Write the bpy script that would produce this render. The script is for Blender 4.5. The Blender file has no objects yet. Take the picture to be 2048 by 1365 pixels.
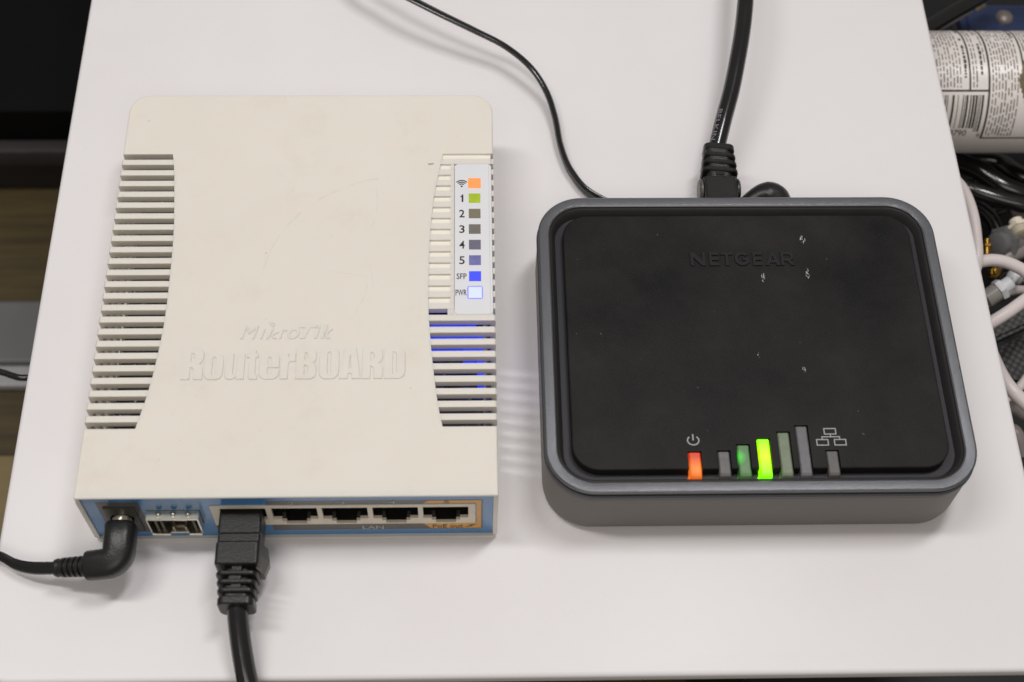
import bpy, bmesh, math, random
from mathutils import Vector, Matrix, Euler
from mathutils.geometry import interpolate_bezier
random.seed(7)
S = 0.001                      # everything below is written in millimetres
scene = bpy.context.scene
COL = scene.collection

# ------------------------------------------------------------------ camera
CAM_F = 2931.6
CAM_C = Vector((106.003, -163.215, 387.174))
CAM_E = Euler((0.531586, -0.020954, -0.019047), 'XYZ')
cd = bpy.data.cameras.new('camera'); cam = bpy.data.objects.new('camera', cd); COL.objects.link(cam)
cam.location = CAM_C * S; cam.rotation_euler = CAM_E
cd.sensor_width = 36.0; cd.lens = 36.0 * CAM_F / 2048.0
cd.clip_start = 0.01; cd.clip_end = 50
cd.dof.use_dof = True; cd.dof.focus_distance = 0.445; cd.dof.aperture_fstop = 16.0
scene.camera = cam
scene.render.resolution_x = 1024; scene.render.resolution_y = 682
scene.view_settings.view_transform = 'Standard'
scene.view_settings.look = 'None'
scene.view_settings.exposure = 0.07
scene.view_settings.gamma = 1.0

# ------------------------------------------------------------------ room light
w = bpy.data.worlds.new('World'); scene.world = w; w.use_nodes = True
bgn = w.node_tree.nodes['Background']
bgn.inputs[0].default_value = (1.0, 0.95, 0.91, 1); bgn.inputs[1].default_value = 0.21

def area(name, loc, target, power, sx, sy, color):
    l = bpy.data.lights.new(name, 'AREA'); l.shape = 'RECTANGLE'; l.size = sx; l.size_y = sy
    l.energy = power; l.color = color
    o = bpy.data.objects.new(name, l); COL.objects.link(o)
    o.location = Vector(loc) * S
    o.rotation_euler = (Vector(target) - Vector(loc)).to_track_quat('-Z', 'Y').to_euler()
    return o
area('ceiling_or_fill_lamp', (-215, 95, 1000), (120, 60, 0), 3.0, 0.085, 0.46, (1.0, 0.98, 0.96))
area('ceiling_or_fill_lamp', (335, 225, 1000), (120, 60, 0), 3.0, 0.11, 0.28, (1.0, 0.99, 0.99))
area('ceiling_or_fill_lamp', (120, -1150, 1650), (120, 60, 0), 5.6, 1.3, 0.5, (1.0, 0.92, 0.84))  # added soft fill lamp in front, for front faces and edge highlights

# ------------------------------------------------------------------ helpers
def at(px, py, z):
    """point of the photograph (2048 px wide) carried onto the level z (mm)"""
    d = CAM_E.to_matrix() @ Vector(((px - 1024) / CAM_F, -(py - 682.5) / CAM_F, -1))
    return CAM_C + d * ((z - CAM_C.z) / d.z)

ORG = {}
def thing(name, label, cat, base, group=None):
    o = bpy.data.objects.new(name, None); COL.objects.link(o)
    o.empty_display_size = 0.01
    o.location = Vector(base) * S; ORG[o.name] = Vector(base)
    o['label'] = label; o['category'] = cat
    if group: o['group'] = group
    return o
def tag(o, label, cat, group=None):
    o['label'] = label; o['category'] = cat
    if group: o['group'] = group
    return o
def obj(name, bm, mat, parent=None, base=(0, 0, 0), smooth=False, label=None, kind=None, angle=35):
    """link a bmesh written in world mm as one object; under a parent it is stored relative to the thing's base"""
    if parent is not None: b = ORG[parent.name]
    else: b = Vector(base)
    bm.normal_update()
    for v in bm.verts: v.co = (v.co - b) * S
    me = bpy.data.meshes.new(name); bm.to_mesh(me); bm.free()
    o = bpy.data.objects.new(name, me); COL.objects.link(o)
    mats = mat if isinstance(mat, (list, tuple)) else [mat]
    for m in mats: me.materials.append(m)
    if smooth:
        for p_ in me.polygons: p_.use_smooth = True
        try: me.set_sharp_from_angle(angle=math.radians(angle))
        except Exception: pass
    if parent is not None: o.parent = parent; ORG[o.name] = b
    else: o.location = b * S; ORG[o.name] = b
    if label: o['label'] = label
    if kind: o['kind'] = kind
    return o

def box(bm, x0, y0, z0, x1, y1, z1, bev=0, seg=2):
    r = bmesh.ops.create_cube(bm, size=1)
    vs = r['verts']
    for v in vs:
        v.co = Vector(((x0 + x1) / 2 + v.co.x * (x1 - x0), (y0 + y1) / 2 + v.co.y * (y1 - y0), (z0 + z1) / 2 + v.co.z * (z1 - z0)))
    if bev:
        es = list({e for v in vs for e in v.link_edges})
        bmesh.ops.bevel(bm, geom=es, offset=bev, segments=seg, profile=0.6, affect='EDGES')
    return bm
def B(*a, **k): return box(bmesh.new(), *a, **k)

def rr(x0, y0, x1, y1, r, n=8):
    pts = []
    for cx, cy, a0 in ((x1 - r, y0 + r, -90), (x1 - r, y1 - r, 0), (x0 + r, y1 - r, 90), (x0 + r, y0 + r, 180)):
        for i in range(n + 1):
            a = math.radians(a0 + 90 * i / n); pts.append((cx + r * math.cos(a), cy + r * math.sin(a)))
    return pts
def loft(bm, loops, cap0=True, cap1=True, close=False):
    rows = [[bm.verts.new(p) for p in lp] for lp in loops]
    n = len(rows[0])
    pairs = list(zip(rows[:-1], rows[1:]))
    if close: pairs.append((rows[-1], rows[0]))
    for a, b in pairs:
        for i in range(n):
            j = (i + 1) % n
            bm.faces.new((a[i], a[j], b[j], b[i]))
    if cap0 and not close: bm.faces.new(list(reversed(rows[0])))
    if cap1 and not close: bm.faces.new(rows[-1])
    return bm
def z3(pts, z): return [(x, y, z) for x, y in pts]

def plate(bm, outer, holes, z0, z1, tr=None):
    """flat plate with holes; tr maps (x, y, z) -> world"""
    tmp = bmesh.new(); edges = []
    for lp in [outer] + list(holes):
        vs = [tmp.verts.new((x, y, 0)) for x, y in lp]
        for i in range(len(vs)): edges.append(tmp.edges.new((vs[i], vs[(i + 1) % len(vs)])))
    bmesh.ops.triangle_fill(tmp, use_beauty=True, use_dissolve=False, edges=edges)
    for f in tmp.faces:
        f.normal_update()
        if f.normal.z < 0: f.normal_flip()
    tr = tr or (lambda p: p)
    mp = {}
    top = {v: bm.verts.new(tr((v.co.x, v.co.y, z1))) for v in tmp.verts}
    bot = {v: bm.verts.new(tr((v.co.x, v.co.y, z0))) for v in tmp.verts}
    for f in tmp.faces:
        bm.faces.new([top[v] for v in f.verts])
        bm.faces.new([bot[v] for v in reversed(f.verts)])
    for e in tmp.edges:
        if len(e.link_faces) == 1:
            f = e.link_faces[0]; a, b = e.verts
            for l in f.loops:
                if l.edge == e: a = l.vert; b = l.link_loop_next.vert
            bm.faces.new((bot[a], bot[b], top[b], top[a]))
    tmp.free(); return bm
def FRONT(p): return (p[0], -p[2], p[1])          # plate drawn in x,z; its thickness runs toward the viewer (-y)

def catmull(pts, n=8):
    P = [Vector(p) for p in pts]; out = []
    P = [P[0] * 2 - P[1]] + P + [P[-1] * 2 - P[-2]]
    for i in range(1, len(P) - 2):
        a, b, c, d = P[i - 1:i + 3]
        for k in range(n):
            t = k / n
            out.append(0.5 * ((2 * b) + (c - a) * t + (2 * a - 5 * b + 4 * c - d) * t * t + (3 * b - a - 3 * c + d) * t ** 3))
    out.append(P[-2].copy()); return out
def frames(path, up=Vector((0, 0, 1))):
    fr = []; pu = up
    for i, p in enumerate(path):
        t = (path[min(i + 1, len(path) - 1)] - path[max(i - 1, 0)]).normalized()
        s = t.cross(pu)
        if s.length < 1e-5: s = t.cross(Vector((0, 1, 0)))
        s.normalize(); u = s.cross(t).normalized(); pu = u
        fr.append((p, t, s, u))
    return fr
def tube(bm, path, r, n=12, caps=True, sec=None, twist=0):
    """r: number or function of 0..1; sec: cross-section list of (side, up) multiplied by r"""
    fr = frames(path); L = len(fr) - 1; loops = []
    sec = sec or [(math.cos(2 * math.pi * k / n), math.sin(2 * math.pi * k / n)) for k in range(n)]
    for i, (p, t, s, u) in enumerate(fr):
        q = r(i / L) if callable(r) else r
        a = twist * i / L; ca, sa = math.cos(a), math.sin(a)
        s2 = s * ca + u * sa; u2 = u * ca - s * sa
        loops.append([p + s2 * (x * q) + u2 * (y * q) for x, y in sec])
    return loft(bm, loops, caps, caps)
ZIP = []                                            # figure-of-eight section of a flat twin cord
for k in range(20):
    a = 2 * math.pi * k / 20; c, s_ = math.cos(a), math.sin(a)
    q = 0.78 + 0.62 * abs(c) ** 1.3
    ZIP.append((c * q * 1.15, s_ * (0.62 + 0.38 * min(1, abs(c) * 1.9))))

def lathe(bm, prof, origin, axis, n=24, caps=True):
    ax = Vector(axis).normalized(); s = ax.cross(Vector((0, 0, 1)))
    if s.length < 1e-4: s = Vector((1, 0, 0))
    s.normalize(); u = s.cross(ax)
    o = Vector(origin)
    return loft(bm, [[o + ax * h + (s * math.cos(2 * math.pi * k / n) + u * math.sin(2 * math.pi * k / n)) * r for k in range(n)] for r, h in prof], caps, caps)

def text_bm(body, bbox, z, depth, offset=0.0, bevel=0.0, shear=0.0, tr=None, res=3, spacing=1.0):
    """lettering as real geometry, fitted in bbox (x0, y0, x1, y1) mm"""
    cu = bpy.data.curves.new('lettering', 'FONT'); cu.body = body; cu.size = 1.0
    cu.offset = offset; cu.shear = shear; cu.resolution_u = res; cu.space_character = spacing
    cu.extrude = 0.0
    o = bpy.data.objects.new('lettering', cu); COL.objects.link(o)
    bpy.context.view_layer.update()
    me = bpy.data.meshes.new_from_object(o.evaluated_get(bpy.context.evaluated_depsgraph_get()))
    COL.objects.unlink(o); bpy.data.objects.remove(o); bpy.data.curves.remove(cu)
    t = bmesh.new(); t.from_mesh(me); bpy.data.meshes.remove(me)
    bmesh.ops.remove_doubles(t, verts=t.verts, dist=1e-5)
    xs = [v.co.x for v in t.verts]; ys = [v.co.y for v in t.verts]
    x0, x1, y0, y1 = min(xs), max(xs), min(ys), max(ys); bx0, by0, bx1, by1 = bbox
    for v in t.verts:
        v.co.x = bx0 + (v.co.x - x0) / (x1 - x0) * (bx1 - bx0)
        v.co.y = by0 + (v.co.y - y0) / (y1 - y0) * (by1 - by0); v.co.z = 0
    for f in t.faces:
        f.normal_update()
        if f.normal.z < 0: f.normal_flip()
    return raise_flat(t, z, depth, bevel, tr)
def raise_flat(t, z, depth, bevel=0.0, tr=None):
    tr = tr or (lambda p: p)
    bm = bmesh.new()
    if bevel:                                       # small chamfer: outline spreads at the base
        nb = {}
        for v in t.verts:
            acc = Vector((0, 0, 0))
            for e in v.link_edges:
                if len(e.link_faces) == 1:
                    f = e.link_faces[0]; a, b = e.verts
                    for l in f.loops:
                        if l.edge == e: a = l.vert; b = l.link_loop_next.vert
                    d = (b.co - a.co); acc += Vector((d.y, -d.x, 0)).normalized() if d.length else Vector()
            nb[v] = acc.normalized() * bevel if acc.length > 1e-6 else acc
    top = {v: bm.verts.new(tr((v.co.x, v.co.y, z + depth))) for v in t.verts}
    for f in t.faces: bm.faces.new([top[v] for v in f.verts])
    if depth > 0.06:
        bot = {}
        for v in t.verts:
            q = v.co + nb[v] if bevel else v.co
            bot[v] = bm.verts.new(tr((q.x, q.y, z)))
        for e in t.edges:
            if len(e.link_faces) == 1:
                f = e.link_faces[0]; a, b = e.verts
                for l in f.loops:
                    if l.edge == e: a = l.vert; b = l.link_loop_next.vert
                bm.faces.new((bot[a], bot[b], top[b], top[a]))
    t.free(); return bm

def glyph_row(glyphs, spans, y0, h, z, depth, bevel):
    """hand drawn capitals: glyphs = (outline, holes) in a unit box, spans = (x0, x1) mm"""
    out = bmesh.new()
    for (ol, hs), (x0, x1) in zip(glyphs, spans):
        t = bmesh.new(); es = []
        for lp in [ol] + hs:
            vs = [t.verts.new((x0 + (x1 - x0) * a, y0 + h * b, 0)) for a, b in lp]
            es += [t.edges.new((vs[i], vs[(i + 1) % len(vs)])) for i in range(len(vs))]
        bmesh.ops.triangle_fill(t, use_beauty=True, edges=es)
        for f in t.faces:
            f.normal_update()
            if f.normal.z < 0: f.normal_flip()
        merge(out, raise_flat(t, z, depth, bevel))
    return out
G_HEAVY = {
 'R': ([(0,0),(.4,0),(.4,.40),(.54,.37),(.6,.28),(.6,0),(1,0),(1,.3),(.94,.43),(.8,.5),(.93,.56),(1,.66),(1,.84),(.92,.95),(.75,1),(0,1)], [[(.4,.56),(.55,.59),(.6,.66),(.6,.78),(.55,.84),(.4,.86)]]),
 'B': ([(0,0),(.75,0),(.92,.05),(1,.16),(1,.36),(.94,.47),(.82,.52),(.93,.57),(.98,.66),(.98,.84),(.9,.95),(.75,1),(0,1)], [[(.4,.14),(.54,.16),(.6,.22),(.6,.38),(.54,.43),(.4,.45)], [(.4,.60),(.53,.62),(.58,.68),(.58,.78),(.53,.84),(.4,.86)]]),
 'O': ([(.3,0),(.7,0),(.86,.04),(.97,.14),(1,.28),(1,.72),(.97,.86),(.86,.96),(.7,1),(.3,1),(.14,.96),(.03,.86),(0,.72),(0,.28),(.03,.14),(.14,.04)], [[(.46,.12),(.54,.12),(.6,.18),(.6,.82),(.54,.88),(.46,.88),(.4,.82),(.4,.18)]]),
 'D': ([(0,0),(.7,0),(.88,.04),(.97,.12),(1,.24),(1,.76),(.97,.88),(.88,.96),(.7,1),(0,1)], [[(.4,.13),(.54,.15),(.6,.22),(.6,.78),(.54,.85),(.4,.87)]]),
 'A': ([(0,0),(.38,0),(.41,.17),(.59,.17),(.62,0),(1,0),(.76,1),(.24,1)], [[(.43,.32),(.57,.32),(.5,.78)]]),
 'u': ([(.4,.82),(0,.82),(0,.12),(.06,.03),(.18,0),(.36,0),(.5,.04),(.6,.09),(.6,0),(1,0),(1,.82),(.6,.82),(.6,.18),(.56,.13),(.44,.13),(.4,.18)], []),
 't': ([(.34,0),(1,0),(1,.13),(.84,.13),(.78,.18),(.78,.70),(1,.70),(1,.82),(.78,.82),(.78,.93),(.22,.93),(.22,.82),(0,.82),(0,.70),(.22,.70),(.22,.12),(.26,.04)], []),
 'e': ([(.12,.04),(.3,0),(.7,0),(.88,.04),(1,.14),(1,.30),(.6,.30),(.6,.16),(.54,.12),(.46,.12),(.4,.16),(.4,.37),(1,.37),(1,.66),(.9,.78),(.72,.83),(.28,.83),(.1,.78),(0,.66),(0,.14)], [[(.4,.47),(.6,.47),(.6,.66),(.55,.71),(.45,.71),(.4,.66)]]),
 'r': ([(0,0),(.5,0),(.5,.48),(.6,.56),(1,.58),(1,.83),(.8,.83),(.62,.78),(.5,.68),(.5,.82),(0,.82)], [])}
G_HEAVY['o'] = ([(x, y * .83) for x, y in G_HEAVY['O'][0]], [[(x, y * .83) for x, y in G_HEAVY['O'][1][0]]])
def arc01(r, a0, a1, n): return [(.5 + r * math.cos(math.radians(a0 + (a1 - a0) * i / n)), .5 + r * math.sin(math.radians(a0 + (a1 - a0) * i / n))) for i in range(n + 1)]
G_WIDE = {
 'N': ([(0,0),(.2,0),(.2,.62),(.74,0),(1,0),(1,1),(.8,1),(.8,.38),(.26,1),(0,1)], []),
 'E': ([(0,0),(1,0),(1,.2),(.26,.2),(.26,.4),(.92,.4),(.92,.6),(.26,.6),(.26,.8),(1,.8),(1,1),(0,1)], []),
 'T': ([(.38,0),(.62,0),(.62,.8),(1,.8),(1,1),(0,1),(0,.8),(.38,.8)], []),
 'G': (arc01(.5, 38, 318, 22) + [(.95,.2),(.95,.56),(.52,.56),(.52,.38),(.73,.38),(.73,.28)] + arc01(.3, 308, 46, 16), []),
 'A': ([(0,0),(.22,0),(.3,.2),(.7,.2),(.78,0),(1,0),(.61,1),(.39,1)], [[(.38,.38),(.62,.38),(.5,.74)]]),
 'R': ([(0,0),(.22,0),(.22,.32),(.45,.32),(.73,0),(1,0),(.7,.36),(.88,.45),(.95,.58),(.95,.75),(.88,.92),(.7,1),(0,1)], [[(.22,.51),(.62,.51),(.71,.58),(.71,.74),(.62,.81),(.22,.81)]])}
def merge(dst, src):
    me = bpy.data.meshes.new('m'); src.to_mesh(me); src.free(); dst.from_mesh(me); bpy.data.meshes.remove(me); return dst

# ------------------------------------------------------------------ materials
def srgb(r, g, b):
    f = lambda c: (c / 255 / 12.92) if c / 255 <= 0.04045 else ((c / 255 + 0.055) / 1.055) ** 2.4
    return (f(r), f(g), f(b), 1)
class NT:
    def __init__(s, name):
        s.m = bpy.data.materials.new(name); s.m.use_nodes = True; s.t = s.m.node_tree; s.n = s.t.nodes
        s.p = s.n['Principled BSDF']; s.tc = None
    def node(s, typ, **k):
        nd = s.n.new(typ)
        for a, b in k.items(): setattr(nd, a, b)
        return nd
    def link(s, a, b): s.t.links.new(a, b)
    def coord(s):
        if not s.tc: s.tc = s.node('ShaderNodeTexCoord')
        return s.tc.outputs['Object']
    def noise(s, scale, detail=2, rough=0.5, vec=None):
        nd = s.node('ShaderNodeTexNoise'); nd.inputs['Scale'].default_value = scale
        nd.inputs['Detail'].default_value = detail; nd.inputs['Roughness'].default_value = rough
        s.link(vec or s.coord(), nd.inputs['Vector']); return nd.outputs['Fac']
    def math(s, op, a, b=None, clamp=False):
        nd = s.node('ShaderNodeMath', operation=op, use_clamp=clamp)
        for i, v in enumerate((a, b)):
            if v is None: continue
            if isinstance(v, (int, float)): nd.inputs[i].default_value = v
            else: s.link(v, nd.inputs[i])
        return nd.outputs[0]
    def ramp(s, fac, stops):
        nd = s.node('ShaderNodeValToRGB'); el = nd.color_ramp.elements
        while len(el) < len(stops): el.new(0.5)
        for e, (p_, c) in zip(el, stops): e.position = p_; e.color = c
        s.link(fac, nd.inputs[0]); return nd.outputs[0]
    def mix(s, fac, a, b):
        nd = s.node('ShaderNodeMix', data_type='RGBA')
        for i, v in ((0, fac), (6, a), (7, b)):
            if isinstance(v, (int, float)): nd.inputs[i].default_value = v
            elif isinstance(v, tuple): nd.inputs[i].default_value = v
            else: s.link(v, nd.inputs[i])
        return nd.outputs[2]
    def bump(s, h, strength, dist):
        nd = s.node('ShaderNodeBump'); nd.inputs['Strength'].default_value = strength; nd.inputs['Distance'].default_value = dist
        s.link(h, nd.inputs['Height']); s.link(nd.outputs[0], s.p.inputs['Normal']); return nd
    def xyz(s):
        nd = s.node('ShaderNodeSeparateXYZ'); s.link(s.coord(), nd.inputs[0]); return nd.outputs
def simple(name, rgb, rough=0.5, metal=0.0, var=0.0, vscale=60, bump=0.0, bscale=1500, spec=0.5, speck=0, emit=None, es=0, rvar=0.0, trans=0.0):
    t = NT(name); p_ = t.p
    p_.inputs['Base Color'].default_value = rgb; p_.inputs['Roughness'].default_value = rough; p_.inputs['Metallic'].default_value = metal
    p_.inputs['Specular IOR Level'].default_value = spec
    if var:
        n = t.noise(vscale, 4, 0.6)
        lo = tuple(c * (1 - var) for c in rgb[:3]) + (1,); hi = tuple(min(1, c * (1 + var)) for c in rgb[:3]) + (1,)
        c = t.ramp(n, [(0.3, lo), (0.7, hi)])
        if speck:
            s_ = t.noise(bscale, 1); k = t.ramp(s_, [(0.68, (0, 0, 0, 1)), (0.74, (1, 1, 1, 1))])
            c = t.mix(t.math('MULTIPLY', k, speck), c, (1, 1, 1, 1))
        t.link(c, p_.inputs['Base Color'])
    if rvar:
        n2 = t.noise(vscale * 0.7, 3)
        t.link(t.math('ADD', t.math('MULTIPLY', n2, rvar), rough - rvar / 2), p_.inputs['Roughness'])
    if bump: t.bump(t.noise(bscale, 2), bump, 0.0002)
    if emit: p_.inputs['Emission Color'].default_value = emit; p_.inputs['Emission Strength'].default_value = es
    if trans: p_.inputs['Transmission Weight'].default_value = trans
    return t.m

# cream router plastic, with its scratches, smudges and a small dent mark
def cream_material():
    t = NT('cream_plastic'); p_ = t.p
    x, y, z = t.xyz()
    n = t.noise(18, 4, 0.6)
    c = t.ramp(n, [(0.25, srgb(232, 226, 215)), (0.75, srgb(237, 231, 221))])
    def arc(cx, cy, r, wd, a, b, seed, strength):      # a hairline scratch: part of a ring, broken up by noise
        dx = t.math('SUBTRACT', x, cx); dy = t.math('SUBTRACT', y, cy)
        d = t.math('SQRT', t.math('ADD', t.math('MULTIPLY', dx, dx), t.math('MULTIPLY', dy, dy)))
        line = t.math('SUBTRACT', 1.0, t.math('DIVIDE', t.math('ABSOLUTE', t.math('SUBTRACT', d, r)), wd * 3.0), True)
        ang = t.math('ARCTAN2', dy, dx)
        m1 = t.math('MULTIPLY', t.math('GREATER_THAN', ang, a), t.math('LESS_THAN', ang, b))
        br = t.math('MULTIPLY', t.math('SUBTRACT', t.noise(seed, 3), 0.4), 3.0, True)
        return t.math('MULTIPLY', t.math('MULTIPLY', t.math('MULTIPLY', line, m1), br), strength)
    k = 0.001
    o = (-56.5 * k, -69 * k)
    s1 = arc(85 * k + o[0], 66 * k + o[1], 40 * k, 0.10 * k, 1.75, 3.05, 210, 0.27)
    s2 = arc(87 * k + o[0], 62 * k + o[1], 44 * k, 0.08 * k, 1.7, 2.5, 420, 0.16)
    s3 = arc(50 * k + o[0], 70 * k + o[1], 26 * k, 0.08 * k, -0.6, -0.1, 300, 0.22)
    s4 = arc(20 * k + o[0], 60 * k + o[1], 58 * k, 0.07 * k, 0.1, 0.32, 200, 0.16)
    s5 = arc(48 * k + o[0], 96 * k + o[1], 30 * k, 0.09 * k, -0.35, 0.3, 330, 0.22); s6 = arc(60 * k + o[0], 20 * k + o[1], 52 * k, 0.07 * k, 1.2, 1.5, 380, 0.2)
    s = t.math('ADD', t.math('ADD', t.math('ADD', s1, s2), t.math('ADD', s3, s4)), t.math('ADD', s5, s6), True)
    sm = t.ramp(t.noise(55, 5, 0.7), [(0.55, (0, 0, 0, 1)), (0.75, (1, 1, 1, 1))])
    c = t.mix(t.math('MULTIPLY', sm, 0.20), c, srgb(208, 198, 178))
    c = t.mix(s, c, srgb(150, 142, 130))
    # little grey scuff near the lamps
    dx = t.math('MULTIPLY', t.math('SUBTRACT', x, 94.0 * k + o[0]), 1.0); dy = t.math('MULTIPLY', t.math('SUBTRACT', y, 110.8 * k + o[1]), 2.0)
    d = t.math('SQRT', t.math('ADD', t.math('MULTIPLY', dx, dx), t.math('MULTIPLY', dy, dy)))
    sc = t.math('MULTIPLY', t.math('LESS_THAN', t.math('ADD', d, t.math('MULTIPLY', t.noise(900, 2), 1.6 * k)), 1.55 * k), 0.7)
    c = t.mix(sc, c, srgb(140, 135, 126))
    # tiny dark specks of dirt
    sp = t.ramp(t.noise(620, 1), [(0.80, (0, 0, 0, 1)), (0.83, (1, 1, 1, 1))])
    c = t.mix(t.math('MULTIPLY', sp, 0.35), c, srgb(150, 135, 115))
    t.link(c, p_.inputs['Base Color']); p_.inputs['Roughness'].default_value = 0.55
    p_.inputs['Specular IOR Level'].default_value = 0.35
    p_.inputs['Subsurface Weight'].default_value = 0.35; p_.inputs['Subsurface Radius'].default_value = (1.0, 0.85, 0.6); p_.inputs['Subsurface Scale'].default_value = 0.0022
    t.bump(t.noise(2600, 2), 0.10, 0.0002)
    return t.m
M = {}
M['cream'] = cream_material()
M['cream_light'] = simple('pale_cream_plastic', srgb(244, 239, 228), 0.5, var=0.02, vscale=80)
def table_material():
    t = NT('white_laminate'); p_ = t.p
    n = t.noise(9, 5, 0.6)
    c = t.ramp(n, [(0.3, srgb(235, 231, 231)), (0.7, srgb(241, 238, 240))])
    sp = t.ramp(t.noise(1500, 1), [(0.725, (0, 0, 0, 1)), (0.765, (1, 1, 1, 1))])
    c = t.mix(t.math('MULTIPLY', sp, 0.6), c, (1, 1, 1, 1))
    t.link(c, p_.inputs['Base Color']); p_.inputs['Roughness'].default_value = 0.4
    p_.inputs['Specular IOR Level'].default_value = 0.3
    t.bump(t.noise(900, 2), 0.08, 0.0002)
    return t.m
M['table'] = table_material()
def panel_material():
    t = NT('black_textured_plastic'); p_ = t.p
    x, y, z = t.xyz(); k = 0.001; o = (-186 * k, -51 * k)
    n = t.noise(34, 5, 0.62)
    c = t.ramp(n, [(0.32, srgb(15, 14, 15)), (0.72, srgb(42, 39, 38))])
    gr = t.noise(3200, 1)
    c = t.mix(t.math('MULTIPLY', t.ramp(gr, [(0.55, (0, 0, 0, 1)), (0.75, (1, 1, 1, 1))]), 0.14), c, srgb(96, 94, 94))
    tot = None
    for (mx, my, a, b) in ((192.3, 70.9, 0.55, 1.7), (205.6, 72.3, 0.6, 1.9), (205.6, 84.4, 0.8, 1.5), (188.2, 44.5, 0.35, 1.0), (200.7, 39.6, 0.45, 1.0), (171, 98, 0.4, 0.4)):
        dx = t.math('DIVIDE', t.math('SUBTRACT', x, mx * k + o[0]), a * k); dy = t.math('DIVIDE', t.math('SUBTRACT', y, my * k + o[1]), b * k)
        d = t.math('ADD', t.math('MULTIPLY', dx, dx), t.math('MULTIPLY', dy, dy))
        m = t.math('LESS_THAN', d, 1.0)
        tot = m if tot is None else t.math('ADD', tot, m, True)
    mp = t.node('ShaderNodeMapping'); mp.inputs['Scale'].default_value = (2.4, 0.8, 1); mp.inputs['Rotation'].default_value = (0, 0, 0.25); t.link(t.coord(), mp.inputs[0])
    tot = t.math('MULTIPLY', tot, t.math('GREATER_THAN', t.noise(1700, 1, 0.5, mp.outputs[0]), 0.55))
    dust = t.ramp(t.noise(700, 1), [(0.815, (0, 0, 0, 1)), (0.825, (1, 1, 1, 1))])
    c = t.mix(t.math('MULTIPLY', dust, 0.15), c, srgb(190, 188, 185))
    c = t.mix(t.math('MULTIPLY', tot, 0.65), c, srgb(205, 205, 210))
    t.link(c, p_.inputs['Base Color'])
    t.link(t.math('ADD', t.math('MULTIPLY', n, 0.2), 0.42), p_.inputs['Roughness'])
    p_.inputs['Specular IOR Level'].default_value = 0.17
    t.bump(gr, 0.35, 0.0001)
    return t.m
M['panel'] = panel_material()
M['panel_text'] = simple('black_lettering', srgb(28, 27, 28), 0.28, bump=0.1, bscale=3000)
M['channel'] = simple('black_channel', srgb(24, 23, 24), 0.4, var=0.2, vscale=200, speck=0.25, bscale=1300)
M['channel_wall'] = simple('dark_bezel_plastic', srgb(48, 46, 46), 0.42, var=0.1, vscale=200, bump=0.2, bscale=3000)
M['bezel'] = simple('gunmetal_paint', srgb(112, 113, 117), 0.31, 0.68, var=0.08, vscale=2600, bump=0.25, bscale=3200, rvar=0.1)
M['modem_body'] = simple('warm_grey_plastic', srgb(112, 107, 101), 0.5, 0.1, var=0.05, vscale=1800, bump=0.15, bscale=2600)
M['seam'] = simple('dark_seam', srgb(30, 29, 36), 0.5, var=0.1)
M['icon'] = simple('grey_print', srgb(165, 165, 168), 0.5, var=0.08, vscale=900)
M['blue'] = simple('blue_sticker', srgb(66, 130, 184), 0.17, var=0.06, vscale=90, rvar=0.06)
for nd_ in ('blue',):
    b_ = M[nd_].node_tree.nodes['Principled BSDF']; b_.inputs['Coat Weight'].default_value = 0.5; b_.inputs['Coat Roughness'].default_value = 0.16; b_.inputs['Coat IOR'].default_value = 1.45
M['strip'] = simple('grey_sticker', srgb(96, 92, 84), 0.2, var=0.08, vscale=120)
M['orange_print'] = simple('orange_sticker', srgb(222, 160, 62), 0.22, var=0.06, vscale=120)
M['ink'] = simple('black_ink', srgb(40, 38, 38), 0.5, var=0.1)
M['pale_ink'] = simple('pale_ink', srgb(185, 182, 172), 0.4, var=0.08)
M['dark_print'] = simple('dark_print', srgb(70, 58, 40), 0.4, var=0.08)
M['jack'] = simple('jack_plastic', srgb(74, 72, 64), 0.35, var=0.15, vscale=300)
M['socket'] = simple('black_socket', srgb(14, 13, 13), 0.5, var=0.2, vscale=300)
M['rj'] = simple('ivory_port_plastic', srgb(232, 222, 202), 0.45, var=0.06, vscale=200)
M['metal'] = simple('bright_tin', srgb(214, 208, 192), 0.25, 1.0, var=0.08, vscale=500)
M['dull'] = simple('dull_metal', srgb(176, 169, 152), 0.36, 0.9, var=0.3, vscale=700)
M['gold'] = simple('gold_contact', srgb(146, 112, 50), 0.33, 1.0, var=0.1, vscale=500)
M['pcb'] = simple('circuit_board', srgb(34, 42, 44), 0.4, var=0.5, vscale=220, speck=0.6, bscale=700)
M['chip'] = simple('chip_black', srgb(30, 30, 32), 0.4, var=0.2)
M['sticker'] = simple('white_sticker', srgb(232, 233, 236), 0.4, var=0.02, vscale=60)
M['tray'] = simple('white_tray_plastic', srgb(224, 220, 212), 0.45, var=0.04, vscale=80)
M['rubber'] = simple('black_rubber', srgb(30, 29, 29), 0.36, var=0.2, vscale=400, bump=0.3, bscale=1800)
M['cable'] = simple('black_cable_jacket', srgb(20, 19, 20), 0.19, spec=0.75, var=0.2, vscale=120, bump=0.06, bscale=500)
M['cable_print'] = simple('cable_print', srgb(128, 128, 134), 0.5, var=0.3, vscale=900)
M['hood'] = simple('grey_boot_wing', srgb(88, 84, 80), 0.4, var=0.1, vscale=300)
def lit(name, rgb, es, base=None, rough=0.4):
    b_ = base or tuple(c * 0.25 for c in rgb[:3]) + (1,)
    return simple(name, b_, rough, emit=rgb, es=es, var=0.14, vscale=420)
M['led_orange'] = lit('lit_orange', srgb(255, 150, 85), 0.95)
M['led_green'] = lit('lit_green', srgb(170, 190, 30), 0.22, srgb(160, 178, 40))
M['led_off_a'] = simple('unlit_olive_lens', srgb(132, 126, 106), 0.35, var=0.06, vscale=700)
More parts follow.
